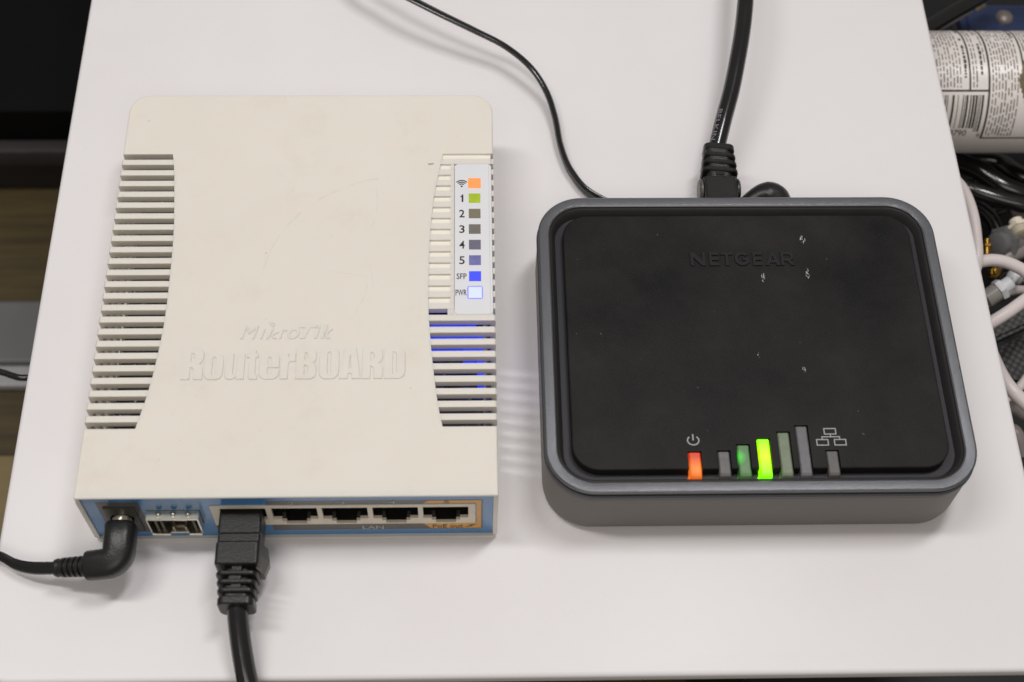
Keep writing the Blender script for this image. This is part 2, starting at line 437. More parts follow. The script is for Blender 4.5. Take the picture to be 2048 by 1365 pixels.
M['led_off_b'] = simple('unlit_grey_lens', srgb(122, 116, 112), 0.35, var=0.06, vscale=700)
M['led_off_c'] = simple('unlit_slate_lens', srgb(116, 114, 132), 0.35, var=0.06, vscale=700)
M['led_blue_dim'] = lit('dim_violet_lens', srgb(100, 105, 190), 0.14, srgb(112, 112, 160))
M['led_blue'] = lit('lit_blue', srgb(70, 85, 255), 0.75)
M['led_white'] = lit('lit_white_blue', srgb(206, 214, 255), 0.95)
M['led_halo'] = lit('violet_halo', srgb(140, 140, 255), 0.85)
M['led_glow'] = lit('blue_pipe_and_glow', srgb(20, 60, 255), 0.8)
def pipe_mat(name, base, glow=None, es=0.0, spot=None):
    """clear light pipe; a lit one glows strongest round its lamp or its painted spill"""
    t = NT(name); p_ = t.p
    c = t.ramp(t.noise(500, 3), [(0.3, tuple(v * 0.88 for v in base[:3]) + (1,)), (0.7, tuple(min(1, v * 1.12) for v in base[:3]) + (1,))])
    t.link(c, p_.inputs['Base Color']); p_.inputs['Roughness'].default_value = 0.3
    if glow:
        x, y, z = t.xyz()
        g0, g1, (sx, sy), rad = glow
        dx = t.math('SUBTRACT', x, sx * 0.001); dy = t.math('SUBTRACT', y, sy * 0.001)
        d = t.math('SQRT', t.math('ADD', t.math('MULTIPLY', dx, dx), t.math('MULTIPLY', dy, dy)))
        f = t.math('DIVIDE', d, rad * 0.001)
        t.link(t.ramp(f, [(0.0, g0), (1.0, g1)]), p_.inputs['Emission Color']); p_.inputs['Emission Strength'].default_value = es
    return t.m

# ------------------------------------------------------------------ the white table and what lies below
bm = bmesh.new()
TX0, TX1, TY0, TY1, TH = -27.4, 268.5, -41.0, 430.0, 6.0
prof = [(1.8, -TH), (0.4, -TH + 1.0), (0, -TH + 2.6)] + [(1.4 * (1 - math.cos(math.pi / 2 * k / 6)), -1.4 * (1 - math.sin(math.pi / 2 * k / 6))) for k in range(7)]
loft(bm, [z3(rr(TX0 + i, TY0 + i, TX1 - i, TY1 - i, max(8.5 - i, 3), 8), zz) for i, zz in prof])
table = thing('white_table', 'white glossy laminate tabletop with rounded edges under both network boxes', 'table', (120, 190, -250))
obj('tabletop', bm, M['table'], table, smooth=True, angle=50)
for lx in (20, 215):
    for ly in (60, 400):
        obj('leg', B(lx - 9, ly - 9, -249.6, lx + 9, ly + 9, -TH, bev=1.5), M['tray'], table)

def wood_material(name, a, b, sc):
    t = NT(name); p_ = t.p
    mp = t.node('ShaderNodeMapping'); mp.inputs['Scale'].default_value = (1.0, 14.0, 1.0); t.link(t.coord(), mp.inputs[0])
    n = t.noise(sc, 6, 0.65, mp.outputs[0])
    t.link(t.ramp(n, [(0.3, a), (0.7, b)]), p_.inputs['Base Color']); p_.inputs['Roughness'].default_value = 0.5
    t.bump(n, 0.15, 0.0004)
    return t.m
M['wood'] = wood_material('olive_wood', srgb(62, 52, 28), srgb(94, 80, 47), 14)
M['wood_pale'] = wood_material('pale_wood', srgb(134, 117, 78), srgb(146, 128, 88), 9)
M['black_box'] = simple('black_lacquer', srgb(8, 7, 8), 0.6, var=0.2, vscale=40, spec=0.15)
M['brown_box'] = simple('brown_black_plastic', srgb(44, 38, 37), 0.5, var=0.15, vscale=40, spec=0.3)
M['slate'] = simple('slate_plastic', srgb(112, 112, 113), 0.5, var=0.06, vscale=30)
M['slate_light'] = simple('pale_slate_plastic', srgb(168, 167, 168), 0.45, var=0.06, vscale=30)

o = obj('floor', B(-900, -700, -262, 1100, 1100, -250), M['wood'], base=(0, 0, -250)); o['kind'] = 'structure'
# black case at the back left
case = thing('storage_case', 'black case on the floor beyond the table at top left', 'case', (-150, 420, -250))
obj('case_body', B(-420, 306, -249.5, 60, 520, -220, bev=3), M['brown_box'], case, smooth=True)
obj('case_lid', B(-424, 312, -219.6, 64, 524, -190, bev=5, seg=3), M['black_box'], case, smooth=True)
obj('lid_rim', B(-423, 303.5, -226, 63, 312, -214, bev=2), simple('lid_rim_grey', srgb(62, 58, 59), 0.5, var=0.15, vscale=40, spec=0.3), case, smooth=True)
gb = thing('grey_tray', 'low grey tray with a paler front lip on the floor left of the table', 'tray', (-140, 208, -250))
obj('tray_deck', B(-420, 196, -249.5, -60, 231, -241, bev=1.5), M['slate'], gb)
obj('tray_lip', B(-420, 184, -249.5, -60, 195.8, -244, bev=1.5), M['slate_light'], gb)
o = obj('wooden_board', B(-420, 100, -249.5, -70, 146, -243, bev=1.0), M['wood_pale'], base=(-200, 123, -250))
tag(o, 'pale wooden board lying on the floor beside the table\'s left edge', 'board')
# dark things beneath the front edge
o = obj('navy_bin', B(221, -30, -249.5, 330, 90, -130, bev=2), simple('navy_plastic', srgb(38, 40, 52), 0.4, var=0.2, vscale=40), base=(270, 30, -250))
tag(o, 'dark navy bin under the table\'s front right edge', 'bin')
pts = [at(1782, 1335, -100), at(1772, 1352, -100), at(1766, 1375, -104)]
o = obj('ruler', tube(bmesh.new(), [at(1786, 1325, -118), at(1776, 1347, -120), at(1766, 1380, -122)], 1.0, sec=[(-2.1, -0.5), (2.1, -0.5), (2.1, 0.5), (-2.1, 0.5)]), simple('straw_plastic', srgb(170, 150, 100), 0.5, var=0.1), base=at(1776, 1347, -120))
tag(o, 'thin straw coloured strip poking out under the table\'s front edge', 'strip')
o = obj('dangling_cord', tube(bmesh.new(), catmull([at(-220, 690, -70), at(-80, 726, -70), at(0, 744, -70), at(25, 752, -70), at(50, 756, -70), at(120, 750, -72), at(260, 700, -90)], 8), 1.15, 12), M['cable'], base=at(25, 752, -70), smooth=True)
tag(o, 'thin black cord crossing the gap left of the table, below its edge', 'cord')

# ------------------------------------------------------------------ cream router
RB = (56.5, 69, 0)
router = thing('router', 'cream plastic router with slotted sides and a blue port panel, left on the white table', 'router', RB)
W_, D_, H_ = 113.0, 138.0, 28.0
PITCH = 91.95 / 23; SLOT = 2.05
tops = [114.75 - PITCH * k for k in range(24)]            # far edge of each slot; slot k spans tops[k]-SLOT .. tops[k]
LP = [(114.75, 15.2), (107.9, 16.3), (97.6, 17.3), (88.5, 18.1), (79.6, 18.5), (70.8, 18.65), (62.3, 18.75), (53.9, 18.6), (45.7, 18.0), (37.6, 17.2), (29.7, 16.0), (20.7, 14.1)]
RP = [(114.75, 97.6), (110.7, 96.9), (106.3, 96.2), (102.2, 95.5), (97.3, 94.8), (90, 94.2), (82.8, 93.85), (75.7, 93.65), (67, 93.6), (60.1, 93.65), (55.1, 93.9), (46.8, 94.5), (38.7, 95.3), (30.7, 96.2), (24.4, 97.2), (20.7, 98.0)]
def curve(P, y):
    for (ya, xa), (yb, xb) in zip(P, P[1:]):
        if yb <= y <= ya: return xa + (xb - xa) * (ya - y) / (ya - yb)
    return P[0][1] if y > P[0][0] else P[-1][1]
ys = sorted({round(t - d, 4) for t in tops for d in (0, SLOT)})
ylo, yhi = ys[0], ys[-1]
PT = 2.5
def arcpts(cx, cy, r, a0, a1, n=8): return [(cx + r * math.cos(math.radians(a0 + (a1 - a0) * i / n)), cy + r * math.sin(math.radians(a0 + (a1 - a0) * i / n))) for i in range(n + 1)]
RC = 6.5
T = 1.3
outer = [(0.3, 0), (T, 0), (T + .01, 0), (W_ - T - .01, 0), (W_ - T, 0), (W_ - 0.3, 0), (W_, 0.3), (W_, ylo)]
FI = 2                                                   # the plate steps back behind the port panel: a thin lip stays in front
outer += [(curve(RP, y), y) for y in ys] + [(W_, yhi)]
outer += arcpts(W_ - RC, D_ - RC, RC, 0, 90) + arcpts(RC, D_ - RC, RC, 90, 180)
outer += [(0, yhi)] + [(curve(LP, y), y) for y in reversed(ys)] + [(0, ylo), (0, 0.3)]
bm = bmesh.new()
EB = 0.5
def inset_pt(x, y):                                       # rounded outer edge: only the outline, not the vents
    cx = min(max(x, RC), W_ - RC); 
    if y > D_ - RC and (x < RC or x > W_ - RC):
        dx, dy = x - cx, y - (D_ - RC); L = math.hypot(dx, dy); return (cx + dx * (RC - EB) / RC, D_ - RC + dy * (RC - EB) / RC) if L > 1 else (x, y)
    nx, ny = x, y
    if x < 0.31: nx = EB if y > 0.31 else x + EB * 0.6
    if x > W_ - 0.31: nx = W_ - EB if y > 0.31 else x - EB * 0.6
    if y < 0.31: ny = EB * 0.6 if y == 0 else y + EB * 0.6
    if y > D_ - 0.01: ny = D_ - EB
    return nx, ny
low = [(x, 1.65) if k in (FI, FI + 1) else (x, y) for k, (x, y) in enumerate(outer)]
top_in = [inset_pt(x, y) for x, y in outer]
def cap(pts, z, up):
    t = bmesh.new(); vs = [t.verts.new((x, y, z)) for x, y in pts]
    es = [t.edges.new((vs[i], vs[(i + 1) % len(vs)])) for i in range(len(vs))]
    bmesh.ops.triangle_fill(t, use_beauty=True, edges=es)
    for f in t.faces:
        f.normal_update()
        if (f.normal.z > 0) != up: f.normal_flip()
    merge(bm, t)
cap(top_in, H_, True); cap(low, H_ - PT, False)
lo = z3(low, H_ - PT); lo2 = z3(low, H_ - 0.62); lo3 = z3(outer, H_ - 0.6)
l2 = z3(outer, H_ - EB); l3 = [(a[0] * 0.7 + b[0] * 0.3, a[1] * 0.7 + b[1] * 0.3, H_ - EB * 0.3) for a, b in zip(outer, top_in)]
l4 = z3(top_in, H_)
loft(bm, [lo, lo2, lo3, l2, l3, l4], False, False)
bmesh.ops.remove_doubles(bm, verts=bm.verts, dist=1e-4)
# side walls (2 mm), open where the vents run down the sides
def wall(pin, pout, za, zb):
    vs = [bm.verts.new((x, y, z)) for z in (za, zb) for x, y in pout + pin[::-1]]
    n = len(pout) * 2
    k = len(pout)
    for i in range(n): bm.faces.new((vs[i], vs[(i + 1) % n], vs[n + (i + 1) % n], vs[n + i]))
    for i in range(k - 1):
        for off, fl in ((0, True), (n, False)):
            q = (vs[off + i], vs[off + i + 1], vs[off + n - 2 - i], vs[off + n - 1 - i]); bm.faces.new(q[::-1] if fl else q)
ZB, ZT = 1.6, H_ - PT
wall([(T, 0), (T, ylo)], [(0, 0), (0, ylo)], ZB, ZT); wall([(W_, 0), (W_, ylo)], [(W_ - T, 0), (W_ - T, ylo)], ZB, ZT)
wall([(T, ylo), (T, yhi)], [(0, ylo), (0, yhi)], ZB, 6.5); wall([(W_, ylo), (W_, yhi)], [(W_ - T, ylo), (W_ - T, yhi)], ZB, 6.5)
po = [(W_, yhi)] + arcpts(W_ - RC, D_ - RC, RC, 0, 90) + arcpts(RC, D_ - RC, RC, 90, 180) + [(0, yhi)]
pi_ = [(W_ - T, yhi)] + arcpts(W_ - RC, D_ - RC, RC - T, 0, 90) + arcpts(RC, D_ - RC, RC - T, 90, 180) + [(T, yhi)]
wall(pi_, po, ZB, ZT)
bmesh.ops.recalc_face_normals(bm, faces=bm.faces)
cover = obj('top_cover', bm, M['cream'], router)

def lrib(ya, yb, P, side, ztop=H_, zlo=6.5, full=True):
    """one louvre between two slots: across the top and down the side"""
    bm = bmesh.new(); loops = []
    for y in (ya, yb):
        xi = curve(P, y)
        e = 0.0 if side < 0 else W_
        s_ = 1 if side < 0 else -1
        prof = [(e, zlo), (e, ztop - 0.4), (e + s_ * 0.4, ztop), (xi, ztop), (xi, ztop - PT), (e + s_ * T, ztop - PT), (e + s_ * T, zlo)]
        loops.append([(x, y, z) for x, z in prof])
    loft(bm, loops); bmesh.ops.recalc_face_normals(bm, faces=bm.faces); return bm
for k in range(23):
    ya, yb = tops[k + 1], tops[k] - SLOT
    obj('vent_rib', lrib(ya, yb, LP, -1), M['cream'], router)
PX0, PX1, PY0, PY1 = 101.2, 112.35, 56.85, 110.75
def block(x0, x1, ya, yb, z0, z1):
    bm = bmesh.new()
    loft(bm, [[(x0(y), y, z0), (x1(y), y, z0), (x1(y), y, z1), (x0(y), y, z1)] for y in (ya, yb)]); bmesh.ops.recalc_face_normals(bm, faces=bm.faces); return bm
for k in range(23):
    ya, yb = tops[k + 1], tops[k] - SLOT
    if k >= 14: obj('vent_rib', lrib(ya, yb, RP, 1), M['cream'], router)
    else:
        bm = block(lambda y: curve(RP, y), lambda y: PX0 - 0.1 if k else 112.3, ya, yb, 27.2, H_)
        merge(bm, B(112.4, ya, 6.5, W_, yb, H_ - 0.05))
        obj('vent_rib', bm, M['cream'], router)
# closed floor of the shallow slots beside the lamp panel, and the bars framing the panel
yy_ = sorted([y for y in ys if y > tops[14] + .1] + [tops[14] + .15])
bm = plate(bmesh.new(), [(112.2, yy_[0]), (112.2, tops[0])] + [(curve(RP, y) - 0.02, y) for y in reversed(yy_)], [], H_ - PT, 27.15)
obj('slot_floor', bm, M['cream_light'], router)
bm = B(100.0, 56.8, 27.1, PX0 - 0.12, 110.7, H_ - 0.004); obj('panel_frame', bm, M['cream'], router)
obj('slot_end', B(99.2, tops[14] - SLOT, 25.5, 112.3, tops[14], 27.9), M['cream'], router)

# lamp panel
bm = bmesh.new()
loft(bm, [z3(rr(PX0, PY0, PX1, PY1, 1.2, 5), 26.6), z3(rr(PX0, PY0, PX1, PY1, 1.2, 5), 27.95), z3(rr(PX0 + .15, PY0 + .15, PX1 - .15, PY1 - .15, 1.1, 5), 28.08)])
panel = obj('lamp_panel', bm, M['sticker'], router)
bm = B(111.55, PY0 + 0.3, 28.05, 111.62, PY1 - 0.3, 28.1); obj('panel_crease', bm, M['pale_ink'], panel)
LEDY = [103.4, 97.8, 92.15, 86.5, 80.9, 75.4, 69.8, 64.2]
LM = ['led_orange', 'led_green', 'led_off_a', 'led_off_b', 'led_off_c', 'led_blue_dim', 'led_blue', 'led_white']
LL = ['lit orange lamp beside the wireless symbol', 'dimly lit yellow green lamp beside 1', 'unlit olive grey lamp beside 2', 'unlit grey lamp beside 3', 'unlit slate lamp beside 4', 'faint violet lamp beside 5', 'lit blue lamp beside SFP', 'bright white blue lamp beside PWR']
for i, y in enumerate(LEDY):
    big = 0.18 if i in (0, 7) else 0
    if i == 7:
        bm = bmesh.new(); loft(bm, [z3(rr(104.9, y - 2.25, 109.45, y + 2.25, 0.6, 4), 28.05), z3(rr(104.9, y - 2.25, 109.45, y + 2.25, 0.6, 4), 28.12)])  # the lamp's halo of light, built as a glowing rim
        obj('lamp_halo', bm, M['led_halo'], panel, label='violet halo of the power lamp, shaped as a glowing rim')
    obj('indicator_lamp', B(105.45 - big, y - 1.72 - big, 28.06, 108.95 + big, y + 1.72 + big, 28.14), M[LM[i]], panel, label=LL[i])
LT = [None, '1', '2', '3', '4', '5', 'SFP', 'PWR']
for i, y in enumerate(LEDY):
    if i == 0:
        bm = bmesh.new()
        cx, cy = 103.35, y - 1.15
        loft(bm, [[(cx + 0.33 * math.cos(a) , cy + 0.33 * math.sin(a), z) for a in [2 * math.pi * q / 12 for q in range(12)]] for z in (28.07, 28.11)])
        for r0 in (0.85, 1.5, 2.15):
            A = [math.radians(90 - 47 + 94 * q / 12) for q in range(13)]
            lp = [(cx + (r0 + .2) * math.cos(a), cy + (r0 + .2) * math.sin(a)) for a in A] + [(cx + (r0 - .17) * math.cos(a), cy + (r0 - .17) * math.sin(a)) for a in reversed(A)]
            plate(bm, lp, [], 28.07, 28.11)
        obj('wireless_symbol', bm, M['ink'], panel)
    else:
        s_ = LT[i]
        bb = (102.6, y - 1.4, 104.2, y + 1.4) if i < 6 else ((101.8, y - 1.0, 104.75, y + 1.0) if i == 6 else (101.5, y - 1.0, 104.75, y + 1.0))
        if i == 1:
            obj('printed_label', glyph_row([([(.4,0),(.82,0),(.82,1),(.5,1),(.38,.84),(.1,.74),(.1,.6),(.4,.68)], [])], [(102.85, 104.05)], y - 1.4, 2.8, 28.07, 0.04, 0), M['ink'], panel); continue
        obj('printed_label', text_bm(s_, bb, 28.07, 0.04, offset=0.014 if 1 < i < 6 else 0.012), M['ink'], panel)

# raised lettering on the lid
RS = [(115, 285), (298, 447), (468, 620), (636, 728), (745, 902), (915, 1032), (1040, 1203), (1228, 1386), (1390, 1566), (1578, 1740), (1755, 1925)]
obj('raised_lettering', glyph_row([G_HEAVY[c] for c in 'RouterBOARD'], [(25.0 + (a - 115) * 62.3 / 1810, 25.0 + (b - 115) * 62.3 / 1810) for a, b in RS], 35.9, 9.9, H_ - 0.05, 0.4, 0.13), M['cream'], router)
bm = text_bm('M', (40.6, 49.0, 45.6, 53.3), H_ - 0.05, 0.3, bevel=0.1, shear=0.28)
for s_, bb in (('ı', (46.2, 49.0, 47.5, 52.2)), ('ĸ', (47.9, 49.0, 51.4, 52.2)), ('r', (51.6, 49.0, 53.7, 52.2)), ('o', (53.9, 48.9, 57.2, 52.3))):
    merge(bm, text_bm({'ĸ': 'k', 'ı': 'l'}.get(s_, s_), bb, H_ - 0.05, 0.3, bevel=0.1, shear=0.28))
for s_, bb in (('T', (57.0, 49.0, 62.3, 53.5)), ('i', (61.4, 49.0, 63.1, 53.4)), ('k', (63.3, 49.0, 66.6, 53.5))):
    merge(bm, text_bm(s_, bb, H_ - 0.05, 0.3, offset=0.035, bevel=0.1, shear=0.3))
for r0 in (0.9, 1.7):
    A = [math.radians(180 + 80 * q / 8) for q in range(9)]
    lp = [(50.3 + (r0 + .16) * math.cos(a), 54.7 + (r0 + .16) * math.sin(a)) for a in A] + [(50.3 + (r0 - .16) * math.cos(a), 54.7 + (r0 - .16) * math.sin(a)) for a in reversed(A)]
    plate(bm, lp, [], H_ - 0.05, H_ + 0.22)
obj('raised_emblem', bm, M['cream'], router)

# bottom tray, circuit board
bm = bmesh.new()
loft(bm, [z3(rr(0.8, -0.4, W_ - 0.8, 137.2, 1.0, 4), 0.0), z3(rr(0.5, -0.7, W_ - 0.5, 137.5, 1.2, 4), 0.4), z3(rr(0.5, -0.7, W_ - 0.5, 137.5, 1.2, 4), 1.35), z3(rr(0.7, -0.45, W_ - 0.7, 137.3, 1.0, 4), 1.6)])
obj('bottom_tray', bm, M['tray'], router)
bm = B(3, 3, 8, 109.5, 128, 9.4); pcb = obj('circuit_board', bm, M['pcb'], router)
rnd = random.Random(3)
for k in range(46):
    cx = rnd.choice((rnd.uniform(5, 20), rnd.uniform(92, 106))); cy = rnd.uniform(18, 116); a, b, h = rnd.uniform(.6, 2.4), rnd.uniform(.5, 1.6), rnd.uniform(.6, 3.5)
    obj('component', B(cx - a, cy - b, 9.4, cx + a, cy + b, 9.4 + h), M[rnd.choice(('chip', 'metal', 'chip', 'jack'))], pcb)
lpb = B(107.6, 38, 12, 109.6, 57, 20.5); merge(lpb, B(94.0, 52.0, 12, 107.5, 60.5, 19.5)); merge(lpb, B(103.5, 48.5, 13, 107.5, 51.9, 20))  # pipe box, plus added glowing strips standing for blue light on the board
obj('light_pipe_and_glow', lpb, M['led_glow'], router, label='glowing blue light pipe with added strips for its glow, seen through the right vents')

# blue front panel with its openings
PF = 0.45
holes = [[(6.2, 5.6), (14.9, 5.6), (14.9, 21.6), (6.2, 21.6)], [(17.5, 9.9), (31.9, 9.9), (31.9, 19.2), (17.5, 19.2)], [(34.9, 9.2), (106.9, 9.2), (106.9, 21.9), (34.9, 21.9)]]
bm = plate(bmesh.new(), [(1.35, 1.62), (W_ - 1.35, 1.62), (W_ - 1.35, 27.3), (1.35, 27.3)], holes, -1.4, -PF, FRONT)
fp = obj('front_panel', bm, M['blue'], router)
st = plate(bmesh.new(), [(50.4, 4.9), (108.9, 4.9), (108.9, 24.4), (50.4, 24.4)], [[(52.0 - 1.0, 9.0), (107.1, 9.0), (107.1, 22.1), (51.0, 22.1)]], -PF, -PF + 0.03, FRONT)
# wan side: a narrow grey foot under the first port
merge(st, plate(bmesh.new(), [(34.9, 6.9), (48.2, 6.9), (48.2, 9.1), (34.9, 9.1)], [], -PF, -PF + 0.03, FRONT))
obj('grey_band', st, M['strip'], fp)
og = plate(bmesh.new(), [(94.2, 24.0), (108.4, 24.0), (108.4, 5.4), (94.6, 5.4), (92.3, 8.9), (107.15, 8.9), (107.15, 22.2), (92.6, 22.2)], [], -PF + 0.03, -PF + 0.06, FRONT)
obj('orange_band', og, M['orange_print'], fp)
jk = plate(bmesh.new(), [(4.9, 4.6), (16.4, 4.6), (16.4, 24.6), (4.9, 24.6)], [[(6.1, 5.5), (15.0, 5.5), (15.0, 21.7), (6.1, 21.7)]], -PF, -PF + 0.03, FRONT)
obj('dark_band', jk, M['strip'], fp)
def flab(s_, bb, mat, off=0.0): return obj('printed_label', text_bm(s_, bb, -PF + 0.07, 0.03, offset=off, tr=FRONT), mat, fp)
flab('LAN', (75.3, 5.3, 81.2, 7.5), M['pale_ink'], 0.01)
flab('PoE out', (94.9, 5.6, 103.4, 8.0), M['dark_print'], 0.012)
for s_, x in (('2', 57.2), ('3', 70.8), ('4', 84.4)): flab(s_, (x - .7, 22.35, x + .7, 24.1), M['pale_ink'], 0.0)
flab('5', (98.2, 22.3, 99.8, 23.9), M['dark_print'], 0.0)
bm = plate(bmesh.new(), [(103.9, 6.0), (105.4, 7.1), (105.1, 7.4), (107.2, 8.3), (105.8, 6.9), (106.1, 6.6)], [], -PF + 0.07, -PF + 0.1, FRONT); obj('printed_bolt', bm, M['dark_print'], fp)
# port block
PW, PG = 12.4, 13.75
starts = [37.4, 51.3, 65.0, 78.75, 92.5]
ph = []
for x in starts:
    a, b = x, x + PW
    ph.append([(a, 20.2), (a, 13.0), (a + 2.3, 13.0), (a + 2.3, 11.6), (a + 3.4, 11.6), (a + 3.4, 9.9), (b - 3.4, 9.9), (b - 3.4, 11.6), (b - 2.3, 11.6), (b - 2.3, 13.0), (b, 13.0), (b, 20.2)])
bm = plate(bmesh.new(), [(34.95, 9.25), (106.85, 9.25), (106.85, 21.85), (34.95, 21.85)], ph, -1.1, -0.2, FRONT)
pb = obj('port_block', bm, M['rj'], router)
for i, x in enumerate(starts):
    bm = bmesh.new()
    lp = ph[i]
    rows = [[(u, y, v) for u, v in lp] for y in (1.05, 11.0)]
    loft(bm, rows, False, True)
    soc = obj('port_socket', bm, M['socket'], router)
    if i:
        bm = bmesh.new()
        for q in range(8): box(bm, x + 2.0 + q * 1.08, 3.2, 18.6, x + 2.5 + q * 1.08, 8, 19.0)
        obj('contact_pins', bm, M['gold'], soc)
        bm = B(x + 0.2, 1.3, 11.9, x + 3.2, 2.6, 12.5); merge(bm, B(x + PW - 3.2, 1.3, 11.9, x + PW - 0.2, 2.6, 12.5)); obj('socket_step', bm, M['jack'], soc)
# fibre module cage
cg = bmesh.new()
plate(cg, [(17.6, 10.0), (31.8, 10.0), (31.8, 19.0), (17.6, 19.0)], [[(18.0, 10.5), (31.4, 10.5), (31.4, 18.4), (18.0, 18.4)]], -12, 2.3, FRONT)
cage = obj('module_cage', cg, M['metal'], router)
for x in (20.9, 24.9, 28.9):
    bm = bmesh.new(); bmesh.ops.create_uvsphere(bm, u_segments=10, v_segments=6, radius=1.0)
    for v in bm.verts: v.co = Vector((x, -0.7, 19.0)) + Vector((v.co.x * 0.9, v.co.y * 0.8, v.co.z * 0.7))
    obj('spring_bump', bm, M['metal'], cage, smooth=True)
obj('cage_mouth', B(18.02, 3.5, 10.52, 31.38, 4.0, 18.38), M['socket'], cage)
for a, b in ((17.9, 23.0), (28.0, 31.6)): obj('cage_tab', B(a, -2.9, 9.5, b, -2.2, 10.6, bev=0.15), M['metal'], cage)
bm = B(23.0, -2.2, 9.6, 28.0, -1.3, 10.6, bev=0.2); merge(bm, B(23.6, -1.6, 10.6, 24.2, 1.2, 12.4)); merge(bm, B(26.9, -1.6, 10.6, 27.5, 1.2, 12.4)); merge(bm, B(23.6, 0.2, 12.0, 27.5, 1.6, 13.0, bev=0.3)); obj('cage_latch', bm, M['dull'], cage)
for x in (19.0, 20.6, 29.3, 30.6): obj('cage_spring', B(x, -1.0, 10.6, x + 0.7, 2.5, 16.8), M['jack'], cage)
# power jack
AX, AZ = 10.3, 14.6
hole = [(AX + 3.3 * math.cos(2 * math.pi * q / 20), AZ + 3.3 * math.sin(2 * math.pi * q / 20)) for q in range(20)]
bm = plate(bmesh.new(), [(6.3, 5.7), (14.8, 5.7), (14.8, 21.5), (6.3, 21.5)], [hole], -1.2, 0.0, FRONT)
jack = obj('power_jack', bm, M['jack'], router)
bm = bmesh.new(); loft(bm, [[(x, y, z) for x, z in hole] for y in (1.1, 9)], False, True); obj('jack_bore', bm, M['socket'], jack)

# ------------------------------------------------------------------ plug and cord of the router's power supply
pc = thing('power_cord', 'black power cord with a right angled plug in the cream router', 'power cord', (0, -11, 0), 'power cords')
obj('barrel', lathe(bmesh.new(), [(2.7, 4.0), (2.7, -2.0), (2.0, -3.0)], (AX, -0.5, AZ), (0, 1, 0), 20), M['metal'], pc, smooth=True)
path = [Vector((AX, -1.9, AZ)), Vector((AX, -2.3, AZ)), Vector((AX, -6.0, AZ - .3)), Vector((AX, -9.0, AZ - .7))]
for q in range(1, 9):
    a = math.pi / 2 * q / 8; path.append(Vector((AX - 3.2 * (1 - math.cos(a)), -9.0 - 3.2 * math.sin(a), AZ - .8 - 1.2 * q / 8)))
path += [Vector((AX - 5.2, -12.3, AZ - 2.4)), Vector((2.5, -12.2, AZ - 3.3)), Vector((2.0, -12.2, AZ - 3.4))]
LN = len(path) - 1
sq = []
for k in range(24):
    a = 2 * math.pi * k / 24; c, s_ = math.cos(a), math.sin(a); q = (abs(c) ** 3.2 + abs(s_) ** 3.2) ** (-1 / 3.2); sq.append((c * q, s_ * q))
bm = tube(bmesh.new(), path, lambda f: 3.9 if f < 0.02 else (3.6 if f > 0.98 else 4.3 - 0.25 * f), sec=sq)
obj('plug_body', bm, M['rubber'], pc, smooth=True)
bm = bmesh.new(); prof = []
x0, x1 = 3.0, -6.6; nr = 6
for k in range(nr):
    h0 = (x0 - x1) * k / nr; h1 = (x0 - x1) * (k + 1) / nr; r0 = 3.0 - 0.06 * k
    prof += [(r0, h0), (r0, h0 + (h1 - h0) * .55), (r0 - .55, h0 + (h1 - h0) * .62), (r0 - .55, h0 + (h1 - h0) * .95)]
prof += [(2.6, 10.1), (2.4, 10.9)]
obj('strain_relief', lathe(bm, prof, (x0, -12.25, 11.3), (-1, 0.05, -0.25), 18), M['rubber'], pc, smooth=True)
cp = catmull([(-5.4, -11.8, 9.2), (-9, -11.4, 7.8), (-15, -10.6, 6.0), (-20, -9.0, 4.8), (-25, -6.2, 4.2), (-34, -3, 2), (-48, -4, -18), (-62, -14, -60), (-72, -40, -130), (-76, -80, -215), (-90, -120, -245), (-160, -150, -246)], 10)
obj('cord', tube(bmesh.new(), cp, 1.1, sec=ZIP, twist=3.0), M['cable'], pc, smooth=True)

# ------------------------------------------------------------------ ribbed network cable plugs
def ribbed(bm, rows, n=5):
    """stack of rounded collars; rows: (centre, half width, half height, y0, y1)"""
    for (cx, cz, a, h, y0, y1, rd) in rows:
        lp = rr(cx - a, cz - h, cx + a, cz + h, rd, n)
        sm = rr(cx - a + .35, cz - h + .35, cx + a - .35, cz + h - .35, max(rd - .3, .3), n)
        d = 0.3 if y1 > y0 else -0.3
        loft(bm, [[(x, y0, z) for x, z in sm], [(x, y0 + d, z) for x, z in lp], [(x, y1 - d, z) for x, z in lp], [(x, y1, z) for x, z in sm]])
    bmesh.ops.recalc_face_normals(bm, faces=bm.faces); return bm
nc = thing('network_cable', 'black network cable with ribbed boot plugged into the router\'s blue panel', 'network cable', (43, -12, 0), 'network cables')
bm = ribbed(bmesh.new(), [(43.0, 13.9, 5.8, 4.6, 1.5, -6.2, .8), (43.0, 14.0, 5.75, 4.2, -6.0, -8.6, .8)])
obj('plug_body', bm, M['rubber'], nc)
bm = ribbed(bmesh.new(), [(42.9, 13.3, 5.9, 5.4, -8.5, -15.0, 1.0)])
obj('plug_shell', bm, M['rubber'], nc)
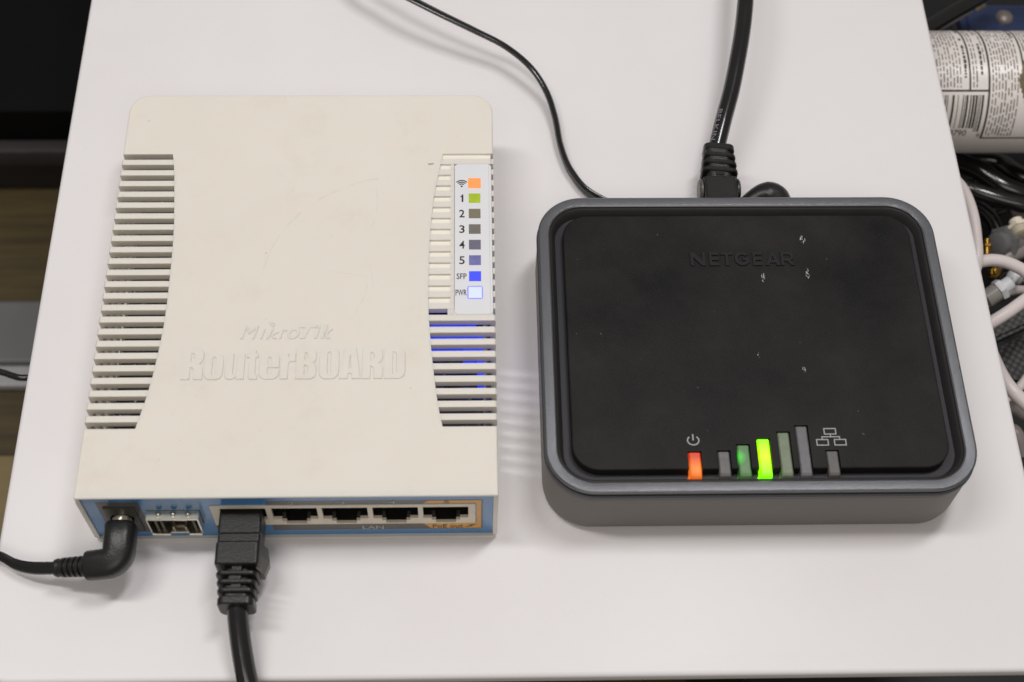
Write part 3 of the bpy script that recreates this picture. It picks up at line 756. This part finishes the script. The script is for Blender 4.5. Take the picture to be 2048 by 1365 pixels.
# flared side wing of the shell
bm = bmesh.new()
loft(bm, [[(48.2, -8.2, 8.4), (48.2, -8.2, 17.6), (50.2, -8.2, 12.0), (50.0, -8.2, 8.2)], [(48.4, -12, 8.2), (48.4, -12, 17.8), (50.9, -12, 12.0), (50.6, -12, 8.0)], [(48.0, -15.5, 8.2), (48.0, -15.5, 16.6), (49.6, -15.5, 11.5), (49.4, -15.5, 8.0)]])
bmesh.ops.recalc_face_normals(bm, faces=bm.faces); obj('shell_wing', bm, M['hood'], nc)
obj('moulded_mark', text_bm('BELKIN', (38.9, -11.4, 47.2, -9.6), 18.68, 0.07, offset=0.02, bevel=0.03), M['chip'], nc)
core = ribbed(bmesh.new(), [(42.9, 12.2, 3.9, 3.5, -14.5, -24.5, 1.8)])
boot = obj('boot', core, M['rubber'], nc)
yy = -16.6
for k, (a, h) in enumerate(((5.6, 5.1), (5.3, 4.9), (5.1, 4.7), (4.9, 4.6))):
    y0 = -16.4 - k * 2.25
    obj('boot_ring', ribbed(bmesh.new(), [(42.95, 12.7 - k * .25, a, h, y0, y0 - (1.25 if k < 3 else 2.2), 2.0)]), M['rubber'], boot, smooth=True)
for k in range(3):
    y0 = -15.0 - k * 2.25
    sx = -1 if k % 2 else 1
    obj('boot_web', B(42.9 - 1.3 - (0.6 if sx < 0 else -0.1), y0 - 2.2, 12, 42.9 + 1.3, y0 + .2, 17.2 - k * .3), M['rubber'], boot)
cp = catmull([(43.0, -22.0, 11.8), (43.1, -25.5, 11.2), (43.6, -30, 9.6), (44.6, -36, 7.2), (46.2, -43, 4.2), (49.0, -52, -0.5), (53, -62, -14), (56, -72, -50)], 10)
obj('cord', tube(bmesh.new(), cp, 2.85, 16), M['cable'], nc, smooth=True)

nb = thing('network_cable', 'black network cable with ribbed boot rising behind the dark modem', 'network cable', (185, 115, 0), 'network cables')
bm = ribbed(bmesh.new(), [(184.8, 12.0, 5.2, 4.3, 99.0, 115.0, 1.0)])
obj('plug_shell', bm, M['rubber'], nb)
for sx, m in ((-1, 'hood'), (1, 'rubber')):
    bm = bmesh.new(); lathe(bm, [(3.2, 0), (4.0, 0.4), (4.0, 1.0), (3.4, 1.5)], (184.8 + sx * 5.0, 112.2, 11.6), (sx, 0, 0), 20)
    obj('shell_wing', bm, M[m], nb, smooth=True)
core = ribbed(bmesh.new(), [(185.0, 12.8, 4.0, 3.4, 114.5, 126.5, 1.8)])
for v in core.verts: v.co.z += max(0, v.co.y - 114) * 0.12
boot = obj('boot', core, M['rubber'], nb)
for k, (a, h) in enumerate(((5.7, 4.5), (5.4, 4.4), (5.1, 4.3), (4.8, 4.1))):
    y0 = 116.4 + k * 2.75
    bm = ribbed(bmesh.new(), [(185.0 + k * .15, 12.7 + k * .35, a, h, y0, y0 + (1.5 if k < 3 else 2.3), 2.0)])
    for v in bm.verts: v.co.y -= (v.co.x - 185) * 0.10
    obj('boot_ring', bm, M['rubber'], boot, smooth=True)
for k in range(3):
    y0 = 115 + k * 2.75
    obj('boot_web', B(185 - 1.4 + (k % 2) * 1.0, y0, 12.5, 185 + 1.2 + (k % 2) * 1.0, y0 + 2.6, 16.7), M['rubber'], boot)
cp = catmull([at(1431, 305, 14), at(1436, 285, 15), at(1447, 240, 17), at(1463, 180, 19), at(1475, 120, 21), at(1485, 60, 22.5), at(1491, 0, 24), at(1494, -80, 24), at(1490, -200, 18)], 10)
bcord = obj('cord', tube(bmesh.new(), cp, 2.75, 16), M['cable'], nb, smooth=True)
# white print running along the jacket
fr = frames(cp)
def on_cable(p):
    d = p[0] / 60.0 * (len(fr) - 1)                       # along the cable
    i = min(int(d), len(fr) - 2); f = d - i
    c = fr[i][0].lerp(fr[i + 1][0], f); s_ = fr[i][2].lerp(fr[i + 1][2], f); u = fr[i][3].lerp(fr[i + 1][3], f)
    a = p[1] / 2.75
    return c + (s_ * math.sin(a) + u * math.cos(a)) * (2.75 + p[2])
L0 = sum(((cp[i + 1] - cp[i]).length for i in range(len(cp) - 1)))
tb = text_bm('BELKIN', (0, 0, 11.0, 1.6), 0.02, 0.03)
bmesh.ops.subdivide_edges(tb, edges=tb.edges, cuts=1)
along = [0.0]
for i in range(len(cp) - 1): along.append(along[-1] + (cp[i + 1] - cp[i]).length)
for v in tb.verts:
    dist = 14.0 - v.co.x; i = 0
    while i < len(along) - 2 and along[i + 1] < dist: i += 1
    f = (dist - along[i]) / (along[i + 1] - along[i])
    c = cp[i].lerp(cp[i + 1], f); s_ = fr[i][2].lerp(fr[i + 1][2], f).normalized(); u = fr[i][3].lerp(fr[i + 1][3], f).normalized()
    a = (v.co.y - 2.7) / 2.75
    v.co = c + (s_ * math.sin(a) + u * math.cos(a)) * 2.79
obj('jacket_print', tb, M['cable_print'], bcord)

pw = thing('power_cord', 'thin black twin power cord curving across the table behind the dark modem', 'power cord', (135, 140, 0), 'power cords')
cp = catmull([(-60, 455, -90), (-50, 440, -20), (-35, 420, 2.5), (10, 330, 3), (40, 250, 7), at(700, -75, 14), at(770, -28, 15), at(825, 0, 15.5), at(880, 28, 14.5), at(950, 62, 12.5), at(1010, 93, 10.5), at(1060, 134, 9), at(1092, 182, 6), at(1110, 235, 4), at(1122, 295, 3), at(1143, 345, 2.6), at(1185, 390, 2.6), (160, 110, 2.6), (180, 107, 3), (190, 108, 6.2), (195, 110.8, 7.5)], 10)
obj('cord', tube(bmesh.new(), cp, 1.25, sec=ZIP, twist=1.6), M['cable'], pw, smooth=True)
bm = tube(bmesh.new(), catmull([(189, 107.5, 6), (195, 110.8, 7.5), (199.3, 112.4, 8.4), (202.6, 111.8, 8.6), (203.6, 108.5, 8.6), (203.6, 99, 8.6)], 8), lambda f: 1.7 + 3.0 * min(1, f * 2.1), 18)
obj('plug_body', bm, M['rubber'], pw, smooth=True)

# ------------------------------------------------------------------ dark modem
MB = (186, 51, 0)
modem = thing('modem', 'dark grey rounded modem with black inset lid and signal bars, right on the table', 'modem', MB)
X0, X1, Y0, Y1 = 125.7, 246.2, 1.2, 100.5; RO = 14.0
def ring(i, z, n=14, r=None): return z3(rr(X0 + i, Y0 + i, X1 - i, Y1 - i, max(RO - i, 2) if r is None else r, n), z)
bm = loft(bmesh.new(), [ring(3.4, 0.0), ring(1.6, 0.5), ring(0.7, 1.8), ring(0.35, 4), ring(0.35, 20.6), ring(0.65, 20.9)])
obj('case_body', bm, M['modem_body'], modem, smooth=True)
obj('seam', loft(bmesh.new(), [ring(0.8, 20.5), ring(0.8, 21.6)]), M['seam'], modem, smooth=True)
obj('seam', loft(bmesh.new(), [ring(0.75, 22.5), ring(0.75, 24.6)], False, False), M['seam'], modem, smooth=True)
bm = loft(bmesh.new(), [ring(0.8, 21.45), ring(0.3, 21.5), ring(0.05, 21.75), ring(0.1, 22.1), ring(0.55, 22.55), ring(0.6, 22.7)], True, False)
obj('trim_line', bm, M['bezel'], modem, smooth=True, angle=25)
bm = loft(bmesh.new(), [ring(1.2, 24.3), ring(0.5, 24.35), ring(0.4, 24.5), ring(0.4, 24.85), ring(0.85, 25.25), ring(0.95, 25.3), ring(3.3, 25.3), ring(3.42, 25.28), ring(3.8, 25.0), ring(3.85, 24.3)], False, False)
obj('bezel', bm, M['bezel'], modem, smooth=True, angle=16)
bm = loft(bmesh.new(), [ring(3.86, 23.0), ring(3.9, 24.5), ring(4.3, 24.75), ring(4.7, 24.4), ring(6.0, 20.6), ring(6.3, 20.45)], False, False)
obj('channel_wall', bm, M['channel_wall'], modem, smooth=True, angle=30)
obj('channel_floor', loft(bmesh.new(), [ring(5.4, 20.3), ring(5.4, 20.5)]), M['channel'], modem)
# black lid with notches for the light bars
LX0, LX1, LY0, LY1, LZ = 133.6, 238.3, 8.7, 93.4, 25.0
bars = [(167.2, 13.8), (175.25, 14.0), (180.8, 15.9), (186.55, 17.7), (192.35, 19.7), (197.6, 21.6), (205.3, 13.9)]
BW = 1.62
pts = rr(LX0, LY0, LX1, LY1, 7.5, 10)
seq = []
front = []
for x, yt in bars: front += [(x - BW - .25, LY0), (x - BW - .25, yt + .25), (x + BW + .3, yt + .25), (x + BW + .3, LY0)]
arc_r = pts[:11]; arc_tr = pts[11:22]; arc_tl = pts[22:33]; arc_bl = pts[33:]
outline = arc_bl + front + arc_r + arc_tr + arc_tl
bm = bmesh.new()
def shrink(p, e):
    x, y = p
    cx = min(max(x, LX0 + 7.5), LX1 - 7.5); cy = min(max(y, LY0 + 7.5), LY1 - 7.5)
    if abs(x - LX0) < 7.5 or abs(x - LX1) < 7.5:
        d = Vector((x - cx, y - cy)); L = d.length
        if L > 1e-6: d = d * ((L - e) / L); return (cx + d.x, cy + d.y)
    if abs(y - LY0) < 1e-6: return (x, y + e)
    if abs(y - LY1) < 1e-6: return (x, y - e)
    return (x, y)
tin = [shrink(p, 0.45) for p in outline]
cap(tin, LZ, True)
loft(bm, [z3(outline, 20.4), z3(outline, LZ - .4), z3([((a[0] * .7 + b[0] * .3), (a[1] * .7 + b[1] * .3)) for a, b in zip(outline, tin)], LZ - .12), z3(tin, LZ)], False, False)
bmesh.ops.remove_doubles(bm, verts=bm.verts, dist=1e-4)
obj('lid', bm, M['panel'], modem, smooth=True, angle=20)
NS = [(140, 378), (440, 602), (630, 822), (850, 1096), (1140, 1292), (1345, 1575), (1592, 1808)]
obj('raised_lettering', glyph_row([G_WIDE[c] for c in 'NETGEAR'], [(171.2 + (a - 140) * 31.0 / 1668, 171.2 + (b - 140) * 31.0 / 1668) for a, b in NS], 75.0, 4.7, LZ - .02, 0.42, 0.14), M['panel_text'], modem)
grey = srgb(96, 93, 92)
mm = lambda x, y: (x - MB[0], y - MB[1])
PM = [pipe_mat('orange_bar', srgb(140, 50, 25), (srgb(255, 148, 40), srgb(190, 48, 12), mm(167.4, 8.6), 4.0), 0.9),
      pipe_mat('grey_bar', grey), pipe_mat('green_spill_bar', srgb(92, 122, 84), (srgb(0, 235, 10), srgb(14, 62, 8), mm(179.0, 12.3), 2.6), 0.7),  # green light spilled from the neighbouring bar is put into colour and emission
      pipe_mat('bright_green_bar', srgb(90, 230, 0), (srgb(196, 255, 0), srgb(90, 255, 0), mm(186.9, 12.5), 7.0), 1.35),
      pipe_mat('faint_green_bar', srgb(112, 124, 100)), pipe_mat('slate_bar', srgb(100, 99, 102)), pipe_mat('dim_bar', srgb(90, 86, 85))]
BL = ['lit orange power light bar', 'unlit grey shortest signal bar', 'signal bar with green light from its neighbour painted on its left side', 'brightly lit green signal bar', 'faintly green unlit signal bar', 'unlit grey tallest signal bar', 'unlit grey network light bar']
for (x, yt), m, lb in zip(bars, PM, BL):
    bm = bmesh.new()
    yf = 5.35
    prof = [(yf + .5, 20.45), (yf + .1, 22.2), (yf + 1.3, 24.6), (yf + 2.0, 24.95), (yt - .3, 24.95), (yt, 24.7), (yt, 20.45)]
    c_ = 0.35
    loft(bm, [[(x - BW, y, z - (c_ if z > 23 else 0)) for y, z in prof], [(x - BW + c_, y, z) for y, z in prof], [(x + BW - c_, y, z) for y, z in prof], [(x + BW, y, z - (c_ if z > 23 else 0)) for y, z in prof]])
    t_ = bmesh.new(); loft(t_, [[(x - BW - .9, 6.2, z), (x - BW + .1, 5.7, z), (x - BW + .1, 8.3, z)] for z in (20.5, 22.4)]); merge(bm, t_)
    bmesh.ops.recalc_face_normals(bm, faces=bm.faces)
    obj('signal_bar', bm, m, modem, label=lb)
# printed symbols
IZ = LZ + 0.01
bm = bmesh.new()
A = [math.radians(90 + 38 + 284 * q / 24) for q in range(25)]
cx, cy = 167.15, 17.4
plate(bm, [(cx + 1.75 * math.cos(a), cy + 1.55 * math.sin(a)) for a in A] + [(cx + 1.4 * math.cos(a), cy + 1.2 * math.sin(a)) for a in reversed(A)], [], IZ, IZ + .02)
plate(bm, [(cx - .2, cy + .0), (cx + .2, cy + .0), (cx + .2, cy + 1.9), (cx - .2, cy + 1.9)], [], IZ, IZ + .02)
obj('power_symbol', bm, M['icon'], modem)
bm = bmesh.new()
def rect(x0, y0, x1, y1, t=.3): plate(bm, [(x0, y0), (x1, y0), (x1, y1), (x0, y1)], [[(x0 + t, y0 + t), (x1 - t, y0 + t), (x1 - t, y1 - t), (x0 + t, y1 - t)]], IZ, IZ + .02)
cx = 205.5
rect(cx - 1.75, 18.9, cx + 1.75, 20.9); rect(cx - 4.2, 15.5, cx - .75, 17.5); rect(cx + .75, 15.5, cx + 4.2, 17.5)
for a in ((cx - .15, 18.35, cx + .15, 18.9), (cx - 2.6, 18.05, cx + 2.6, 18.35), (cx - 2.6, 17.5, cx - 2.3, 18.05), (cx + 2.3, 17.5, cx + 2.6, 18.05)):
    plate(bm, [(a[0], a[1]), (a[2], a[1]), (a[2], a[3]), (a[0], a[3])], [], IZ, IZ + .02)
obj('network_symbol', bm, M['icon'], modem)

# ------------------------------------------------------------------ clutter in the gap right of the table
CY, CZ, CR = 206.0, -52.0, 23.5
can = thing('spray_can', 'white can lying on its side with printed label and barcode, at upper right', 'can', (316, CY, CZ - CR))
M['can_white'] = simple('white_can_paint', srgb(238, 231, 226), 0.32, var=0.03, vscale=60)
M['can_ink'] = simple('label_ink', srgb(62, 54, 50), 0.5, var=0.15, vscale=300)
M['can_faint'] = simple('label_small_print', srgb(128, 116, 112), 0.5, var=0.2, vscale=500)
M['can_picture'] = simple('label_picture', srgb(122, 108, 82), 0.45, var=0.35, vscale=220)
obj('can_body', lathe(bmesh.new(), [(19, 0), (CR - .8, .4), (CR, 1.6), (CR, 128), (CR - 1.5, 130), (17, 131)], (250, CY, CZ), (1, 0, 0), 72), M['can_white'], can, smooth=True)
TILT = 0.012
def cpt(x, deg, h=0.06):
    a = math.radians(deg); return (x, CY + (CR + h) * math.sin(a), CZ + (CR + h) * math.cos(a))
def patch(bm, x0, x1, d0, d1, h=0.06):
    n = max(1, int(abs(d1 - d0) / 5)); a = None
    for k in range(n + 1):
        d = d0 + (d1 - d0) * k / n; b = [bm.verts.new(cpt(x0, d, h)), bm.verts.new(cpt(x1, d, h))]
        if a: bm.faces.new((a[0], a[1], b[1], b[0]))
        a = b
HL, BOTT = -38.6, -86.6
bm = bmesh.new()
patch(bm, 270, 300.2, HL - .9, HL + .9); patch(bm, 292.4, 293.1, HL, 60); patch(bm, 299.6, 300.4, BOTT, 60); patch(bm, 299.6, 380, BOTT - .8, BOTT + .8); patch(bm, 312.6, 313.3, -18, 60)
obj('label_rule', bm, M['can_ink'], can)
bm = bmesh.new(); rnd = random.Random(11)
x = 282.2
while x < 298.2:
    wd = rnd.choice((.25, .35, .35, .5, .8)); long_ = x > 295.6
    if 284.6 < x < 290.0: x += .9
    patch(bm, x, x + wd, -42.5, -78.5 if long_ else -74.5); x += wd + rnd.choice((.3, .4, .45, .7))
obj('barcode', bm, M['can_ink'], can)
def can_text(s_, x0, x1, d0, d1, mat, flip=True):
    bm = text_bm(s_, (0, 0, 1, 1), 0, 0.01)
    for v in bm.verts: v.co = Vector(cpt(x0 + v.co.x * (x1 - x0), d0 + v.co.y * (d1 - d0), 0.08))
    return obj('printed_digits', bm, mat, can)
can_text('8790', 287.2, 293.8, -83.5, -76.5, M['can_ink']); can_text('6', 298.0, 299.2, -85, -79.5, M['can_ink'])
def lines(bm, xs, d0, d1, wd, h=0.06, gap=(1.2, 3.2), wl=(2.5, 11)):
    for x in xs:
        d = d0 - rnd.uniform(0, 2)
        while d > d1 + 1:
            e = max(d - rnd.uniform(*wl), d1); patch(bm, x, x + wd * rnd.uniform(.8, 1.15), d, e, h); d = e - rnd.uniform(*gap)
            if rnd.random() < .05: d -= 6
bm = bmesh.new()
lines(bm, [279 + k * 1.25 for k in range(9)], 58, HL + 3, .5)
lines(bm, [293.9, 295.1], 58, HL + 3, .5); lines(bm, [298.4], 58, -12, .4)
lines(bm, [301.2 + k * 1.18 for k in range(9)], 58, BOTT + 3, .5)
lines(bm, [314.0 + k * 1.2 for k in range(20)], 58, 0, .5)
obj('small_print', bm, M['can_faint'], can)
bm = bmesh.new()
lines(bm, [290.7], 20, -27, .95, gap=(.8, 1.6), wl=(1.5, 5)); lines(bm, [296.9], 12, -25, .95, gap=(.8, 1.6), wl=(1.5, 5)); lines(bm, [291.3], 58, 32, .8); lines(bm, [297.0], 58, 26, .8); lines(bm, [311.2], 58, 20, .9)
obj('bold_print', bm, M['can_ink'], can)
bm = bmesh.new()
for k in range(9): patch(bm, 311.2 + abs(k - 4) * .5 + rnd.uniform(-.3, .3), 345, -10 - k * 4.4, -10 - (k + 1) * 4.4, 0.09)
obj('label_picture', bm, M['can_picture'], can)

def cable(name, pts, r, mat, label, cat, n=12):
    cp = catmull(pts, 8)
    o = obj(name, tube(bmesh.new(), cp, r, n), mat, base=pts[len(pts) // 2], smooth=True); return tag(o, label, cat)
M['white_cable'] = simple('white_cable_jacket', srgb(226, 216, 214), 0.35, var=0.03, vscale=60)
M['grey_cable'] = simple('grey_cable_jacket', srgb(140, 132, 128), 0.35, var=0.08, vscale=60)
# blue steel bracket with a rivet, behind the can
br = thing('steel_bracket', 'blue black steel bracket with a round rivet behind the white can', 'bracket', at(1990, 30, -95))
c = at(1990, 35, -95)
M['blue_steel'] = simple('blued_steel', srgb(64, 78, 116), 0.3, 0.6, var=0.2, vscale=40)
bm = B(c.x - 14, c.y - 18, c.z - 9, c.x + 40, c.y + 9, c.z, bev=4.4, seg=7); obj('plate', bm, M['blue_steel'], br, smooth=True, angle=60)
obj('fold', B(c.x - 17, c.y - 16, c.z - 3, c.x - 14.2, c.y + 6, c.z + 2.5, bev=.8), M['blue_steel'], br)
obj('lower_plate', B(c.x - 36, c.y - 18, c.z - 12, c.x - 17.2, c.y + 6, c.z - 6, bev=.8), simple('dark_blued_steel', srgb(46, 54, 66), 0.35, 0.5, var=0.2, vscale=40), br)
p_ = at(2008, 36, -95)
bm = lathe(bmesh.new(), [(3.9, 0), (3.7, .9), (2.6, 1.9), (.8, 2.3)], (p_.x, p_.y, c.z), (0, 0, 1), 20); obj('rivet', bm, simple('rivet_metal', srgb(150, 138, 132), 0.4, 0.5, var=0.1), br, smooth=True)
cable('black_cable', [at(1780, 100, -70), at(1850, 58, -70), at(1900, 28, -70), at(1950, 0, -70), at(2020, -40, -72)], 3.4, M['cable'], 'thick black cable slanting behind the white can beside the bracket', 'cable')
cable('grey_cable', [at(1820, 84, -84), at(1880, 56, -84), at(1910, 40, -84), at(1942, 22, -84)], 1.2, M['grey_cable'], 'thin grey cable slanting between the black cable and the bracket', 'cable')
o = obj('folded_paper', B(268, 262, -118, 300, 330, -116.5), M['can_white'], base=(285, 290, -118)); tag(o, 'pale paper sheet showing above the black cable at the top edge', 'paper')
o = obj('pink_tag', B(270, 272, -116.2, 290, 279, -113, bev=.5), simple('pink_card', srgb(176, 156, 150), .5, var=.06), base=(280, 275, -116)); tag(o, 'pinkish card lying on the pale paper at the top edge', 'card')
cable('tan_lead', [at(1950, 20, -86), at(1958, 14, -85), at(1966, 11, -86)], 1.5, simple('tan_plastic', srgb(150, 136, 104), .45, var=.1), 'small tan plastic stub beside the steel bracket', 'stub')
# cables below the can
cable('black_cable', [at(1870, 300, -80), at(1920, 325, -78), at(1960, 342, -76), at(2010, 375, -76), at(2070, 395, -78), at(2150, 400, -80)], 4.0, M['cable'], 'upper thick black cable just under the white can', 'cable')
cable('black_cable', [at(1860, 340, -72), at(1920, 372, -70), at(1960, 386, -69), at(2010, 402, -69), at(2070, 415, -70), at(2160, 430, -74)], 3.3, M['cable'], 'lower black cable under the white can, above the grey connectors', 'cable')
cable('black_cable', [at(1900, 318, -100), at(1990, 322, -100), at(2040, 352, -98), at(2110, 380, -100)], 4.2, M['cable'], 'black cable deepest in the gap below the white can', 'cable')
cable('white_cable', [at(1900, 350, -24), at(1925, 378, -22), at(1943, 420, -21), at(1952, 470, -22), at(1953, 530, -24), at(1930, 590, -32)], 2.0, M['white_cable'], 'white cable hugging the table\'s right edge below the can', 'cable')
cable('white_cable', [at(1930, 540, -28), at(1964, 523, -27), at(2000, 522, -27), at(2032, 533, -28), at(2060, 552, -30), at(2120, 610, -36)], 2.15, M['white_cable'], 'white cable arching out over the gold connectors', 'cable')
cable('white_cable', [at(1940, 668, -30), at(1985, 644, -29), at(2020, 622, -28), at(2060, 594, -28), at(2120, 560, -30)], 2.2, M['white_cable'], 'straight white cable rising rightwards above the black mesh', 'cable')
cable('white_cable', [at(1975, 690, -30), at(2000, 745, -26), at(2022, 778, -25), at(2050, 806, -26), at(2110, 860, -30)], 2.3, M['white_cable'], 'white cable sloping down to the right below the black mesh', 'cable')
cable('white_cable', [at(2010, 800, -60), at(2036, 778, -60), at(2060, 748, -60)], 1.6, M['white_cable'], 'thin white lead crossing behind the lowest white cable', 'lead')
cable('grey_cable', [at(2000, 880, -70), at(2022, 862, -68), at(2036, 876, -68), at(2044, 910, -72)], 2.6, M['grey_cable'], 'grey cable loop at the lowest part of the right gap', 'cable')
cable('grey_cable', [at(1995, 820, -75), at(2024, 812, -74), at(2050, 826, -76)], 3.0, M['grey_cable'], 'short grey cable under the lowest white cable', 'cable')
# coax leads with gold ends
def connector(name, a, b, r, mat, label, cat):
    a, b = Vector(a), Vector(b); L = (b - a).length
    t = thing(name, label, cat, a)
    obj('sleeve', lathe(bmesh.new(), [(r * .8, 0), (r, .4), (r, L * .45), (r * .8, L * .5)], a, b - a, 18), mat[0], t, smooth=True)
    obj('collar', lathe(bmesh.new(), [(r * 1.15, L * .48), (r * 1.2, L * .55), (r * 1.2, L * .66), (r * .9, L * .7)], a, b - a, 6), mat[1], t)
    obj('tip', lathe(bmesh.new(), [(r * .8, L * .68), (r * .8, L * .96), (r * .6, L)], a, b - a, 18), mat[1], t, smooth=True)
connector('coax_connector', at(1973, 512, -50), at(1974, 478, -48), 1.5, (M['gold'], M['gold']), 'gold coax connector standing beside the white cable at the table edge', 'connector')
connector('coax_connector', at(1982, 547, -58), at(1996, 543, -54), 1.7, (M['gold'], M['gold']), 'small gold coax connector under the arching white cable', 'connector')
connector('grey_connector', at(2032, 478, -70), at(1992, 490, -66), 5.6, (simple('grey_rubber', srgb(128, 124, 122), .4, var=.1), M['slate']), 'fat grey connector lying above the arching white cable', 'connector')
connector('beige_connector', at(2044, 470, -62), at(2030, 440, -62), 3.2, (simple('beige_plastic', srgb(196, 186, 164), .4, var=.1), M['rj']), 'beige plastic connector above the fat grey connector', 'connector')
connector('white_connector', at(1970, 600, -60), at(2024, 564, -56), 3.4, (simple('translucent_grey', srgb(160, 154, 148), .3, var=.1), M['sticker']), 'greyish white connector lying below the gold connectors', 'connector')
connector('clear_connector', at(2040, 560, -64), at(2020, 548, -62), 2.6, (simple('smoke_grey', srgb(150, 148, 146), .25, var=.1), M['sticker']), 'small pale connector right of the gold connectors', 'connector')
cable('grey_cable', [at(1990, 530, -72), at(2020, 512, -70), at(2050, 500, -70), at(2090, 490, -70)], 3.0, M['grey_cable'], 'grey cable passing behind the arching white cable', 'cable')
# black mesh bag
def mesh_material():
    t = NT('black_mesh'); p_ = t.p
    mp = t.node('ShaderNodeMapping'); mp.inputs['Rotation'].default_value = (0, 0, .6); mp.inputs['Scale'].default_value = (1, 1, .2); t.link(t.coord(), mp.inputs[0])
    v = t.node('ShaderNodeTexVoronoi', feature='F1'); v.inputs['Scale'].default_value = 480; v.inputs['Randomness'].default_value = 0.1; t.link(mp.outputs[0], v.inputs['Vector'])
    t.link(t.ramp(v.outputs['Distance'], [(.2, srgb(84, 80, 80)), (.55, srgb(18, 18, 19))]), p_.inputs['Base Color']); p_.inputs['Roughness'].default_value = .55
    t.bump(v.outputs['Distance'], -0.6, 0.0006); return t.m
M['mesh'] = mesh_material()
bag = thing('mesh_bag', 'black mesh pouch under the straight white cable at right', 'bag', at(2030, 700, -70))
def quad_slab(q, th, mat, name):
    bm = bmesh.new(); t = [Vector(p) for p in q]; 
    loft(bm, [[p - Vector((0, 0, th)) for p in t], t]); bmesh.ops.recalc_face_normals(bm, faces=bm.faces)
    bmesh.ops.bevel(bm, geom=bm.edges[:], offset=1.2, segments=2, affect='EDGES'); return obj(name, bm, mat, bag, smooth=True)
quad_slab([at(1950, 760, -62), at(2075, 770, -62), at(2120, 630, -58), at(1955, 716, -60)], 5, M['mesh'], 'mesh_flap')
quad_slab([at(1950, 700, -72), at(2080, 640, -68), at(2100, 560, -66), at(1950, 668, -70)], 5, M['mesh'], 'mesh_back')
o = obj('black_crate', B(200, -20, -249.5, 480, 420, -118, bev=4), simple('black_crate_plastic', srgb(17, 17, 19), .55, var=.3, vscale=60), base=(340, 200, -250)); tag(o, 'black crate holding the tangled cables right of the table', 'crate')

cable('dark_cable', [at(1960, 700, -80), at(1990, 648, -78), at(2020, 630, -76), at(2050, 640, -78), at(2100, 660, -80)], 2.4, M['cable'], 'black cable bending in the dark gap above the mesh pouch', 'cable')
cable('dark_cable', [at(1920, 400, -96), at(1965, 420, -94), at(1990, 450, -94), at(2000, 500, -96), at(1990, 560, -100)], 2.8, M['cable'], 'black cable curling down behind the gold connectors', 'cable')
cable('white_cable', [at(1940, 620, -74), at(1975, 606, -72), at(2000, 590, -70), at(2040, 580, -72), at(2090, 590, -76)], 1.7, M['white_cable'], 'thin white lead passing under the greyish white connector', 'lead')
cable('grey_cable', [at(2030, 400, -84), at(2036, 430, -80), at(2050, 460, -80), at(2085, 480, -80)], 2.4, M['grey_cable'], 'grey cable running into the beige connector', 'cable')

rnd = random.Random(5)
TL = {0: 'thin dark cable deep in the tangle just under the white can', 2: 'thin dark cable deep in the tangle beside the beige connector', 4: 'thin grey cable deep in the tangle beside the fat grey connector', 6: 'thin dark cable deep in the tangle behind the straight white cable'}
for k in TL:
    py = 335 + k * 40 + rnd.uniform(-12, 12); z = -88 - rnd.uniform(0, 18)
    cable('tangled_cable', [at(1870 + k * 6, py + rnd.uniform(-30, 30), z), at(1935 + k * 5, py + rnd.uniform(-30, 30), z + 3), at(1985 + k * 4, py + rnd.uniform(-45, 45), z + 4), at(2035, py + rnd.uniform(-40, 40), z + 2), at(2100, py + rnd.uniform(-50, 50), z)], rnd.uniform(1.4, 2.6), M['grey_cable'] if k == 4 else M['cable'], TL[k], 'cable')['group'] = 'tangled cables in the right gap'
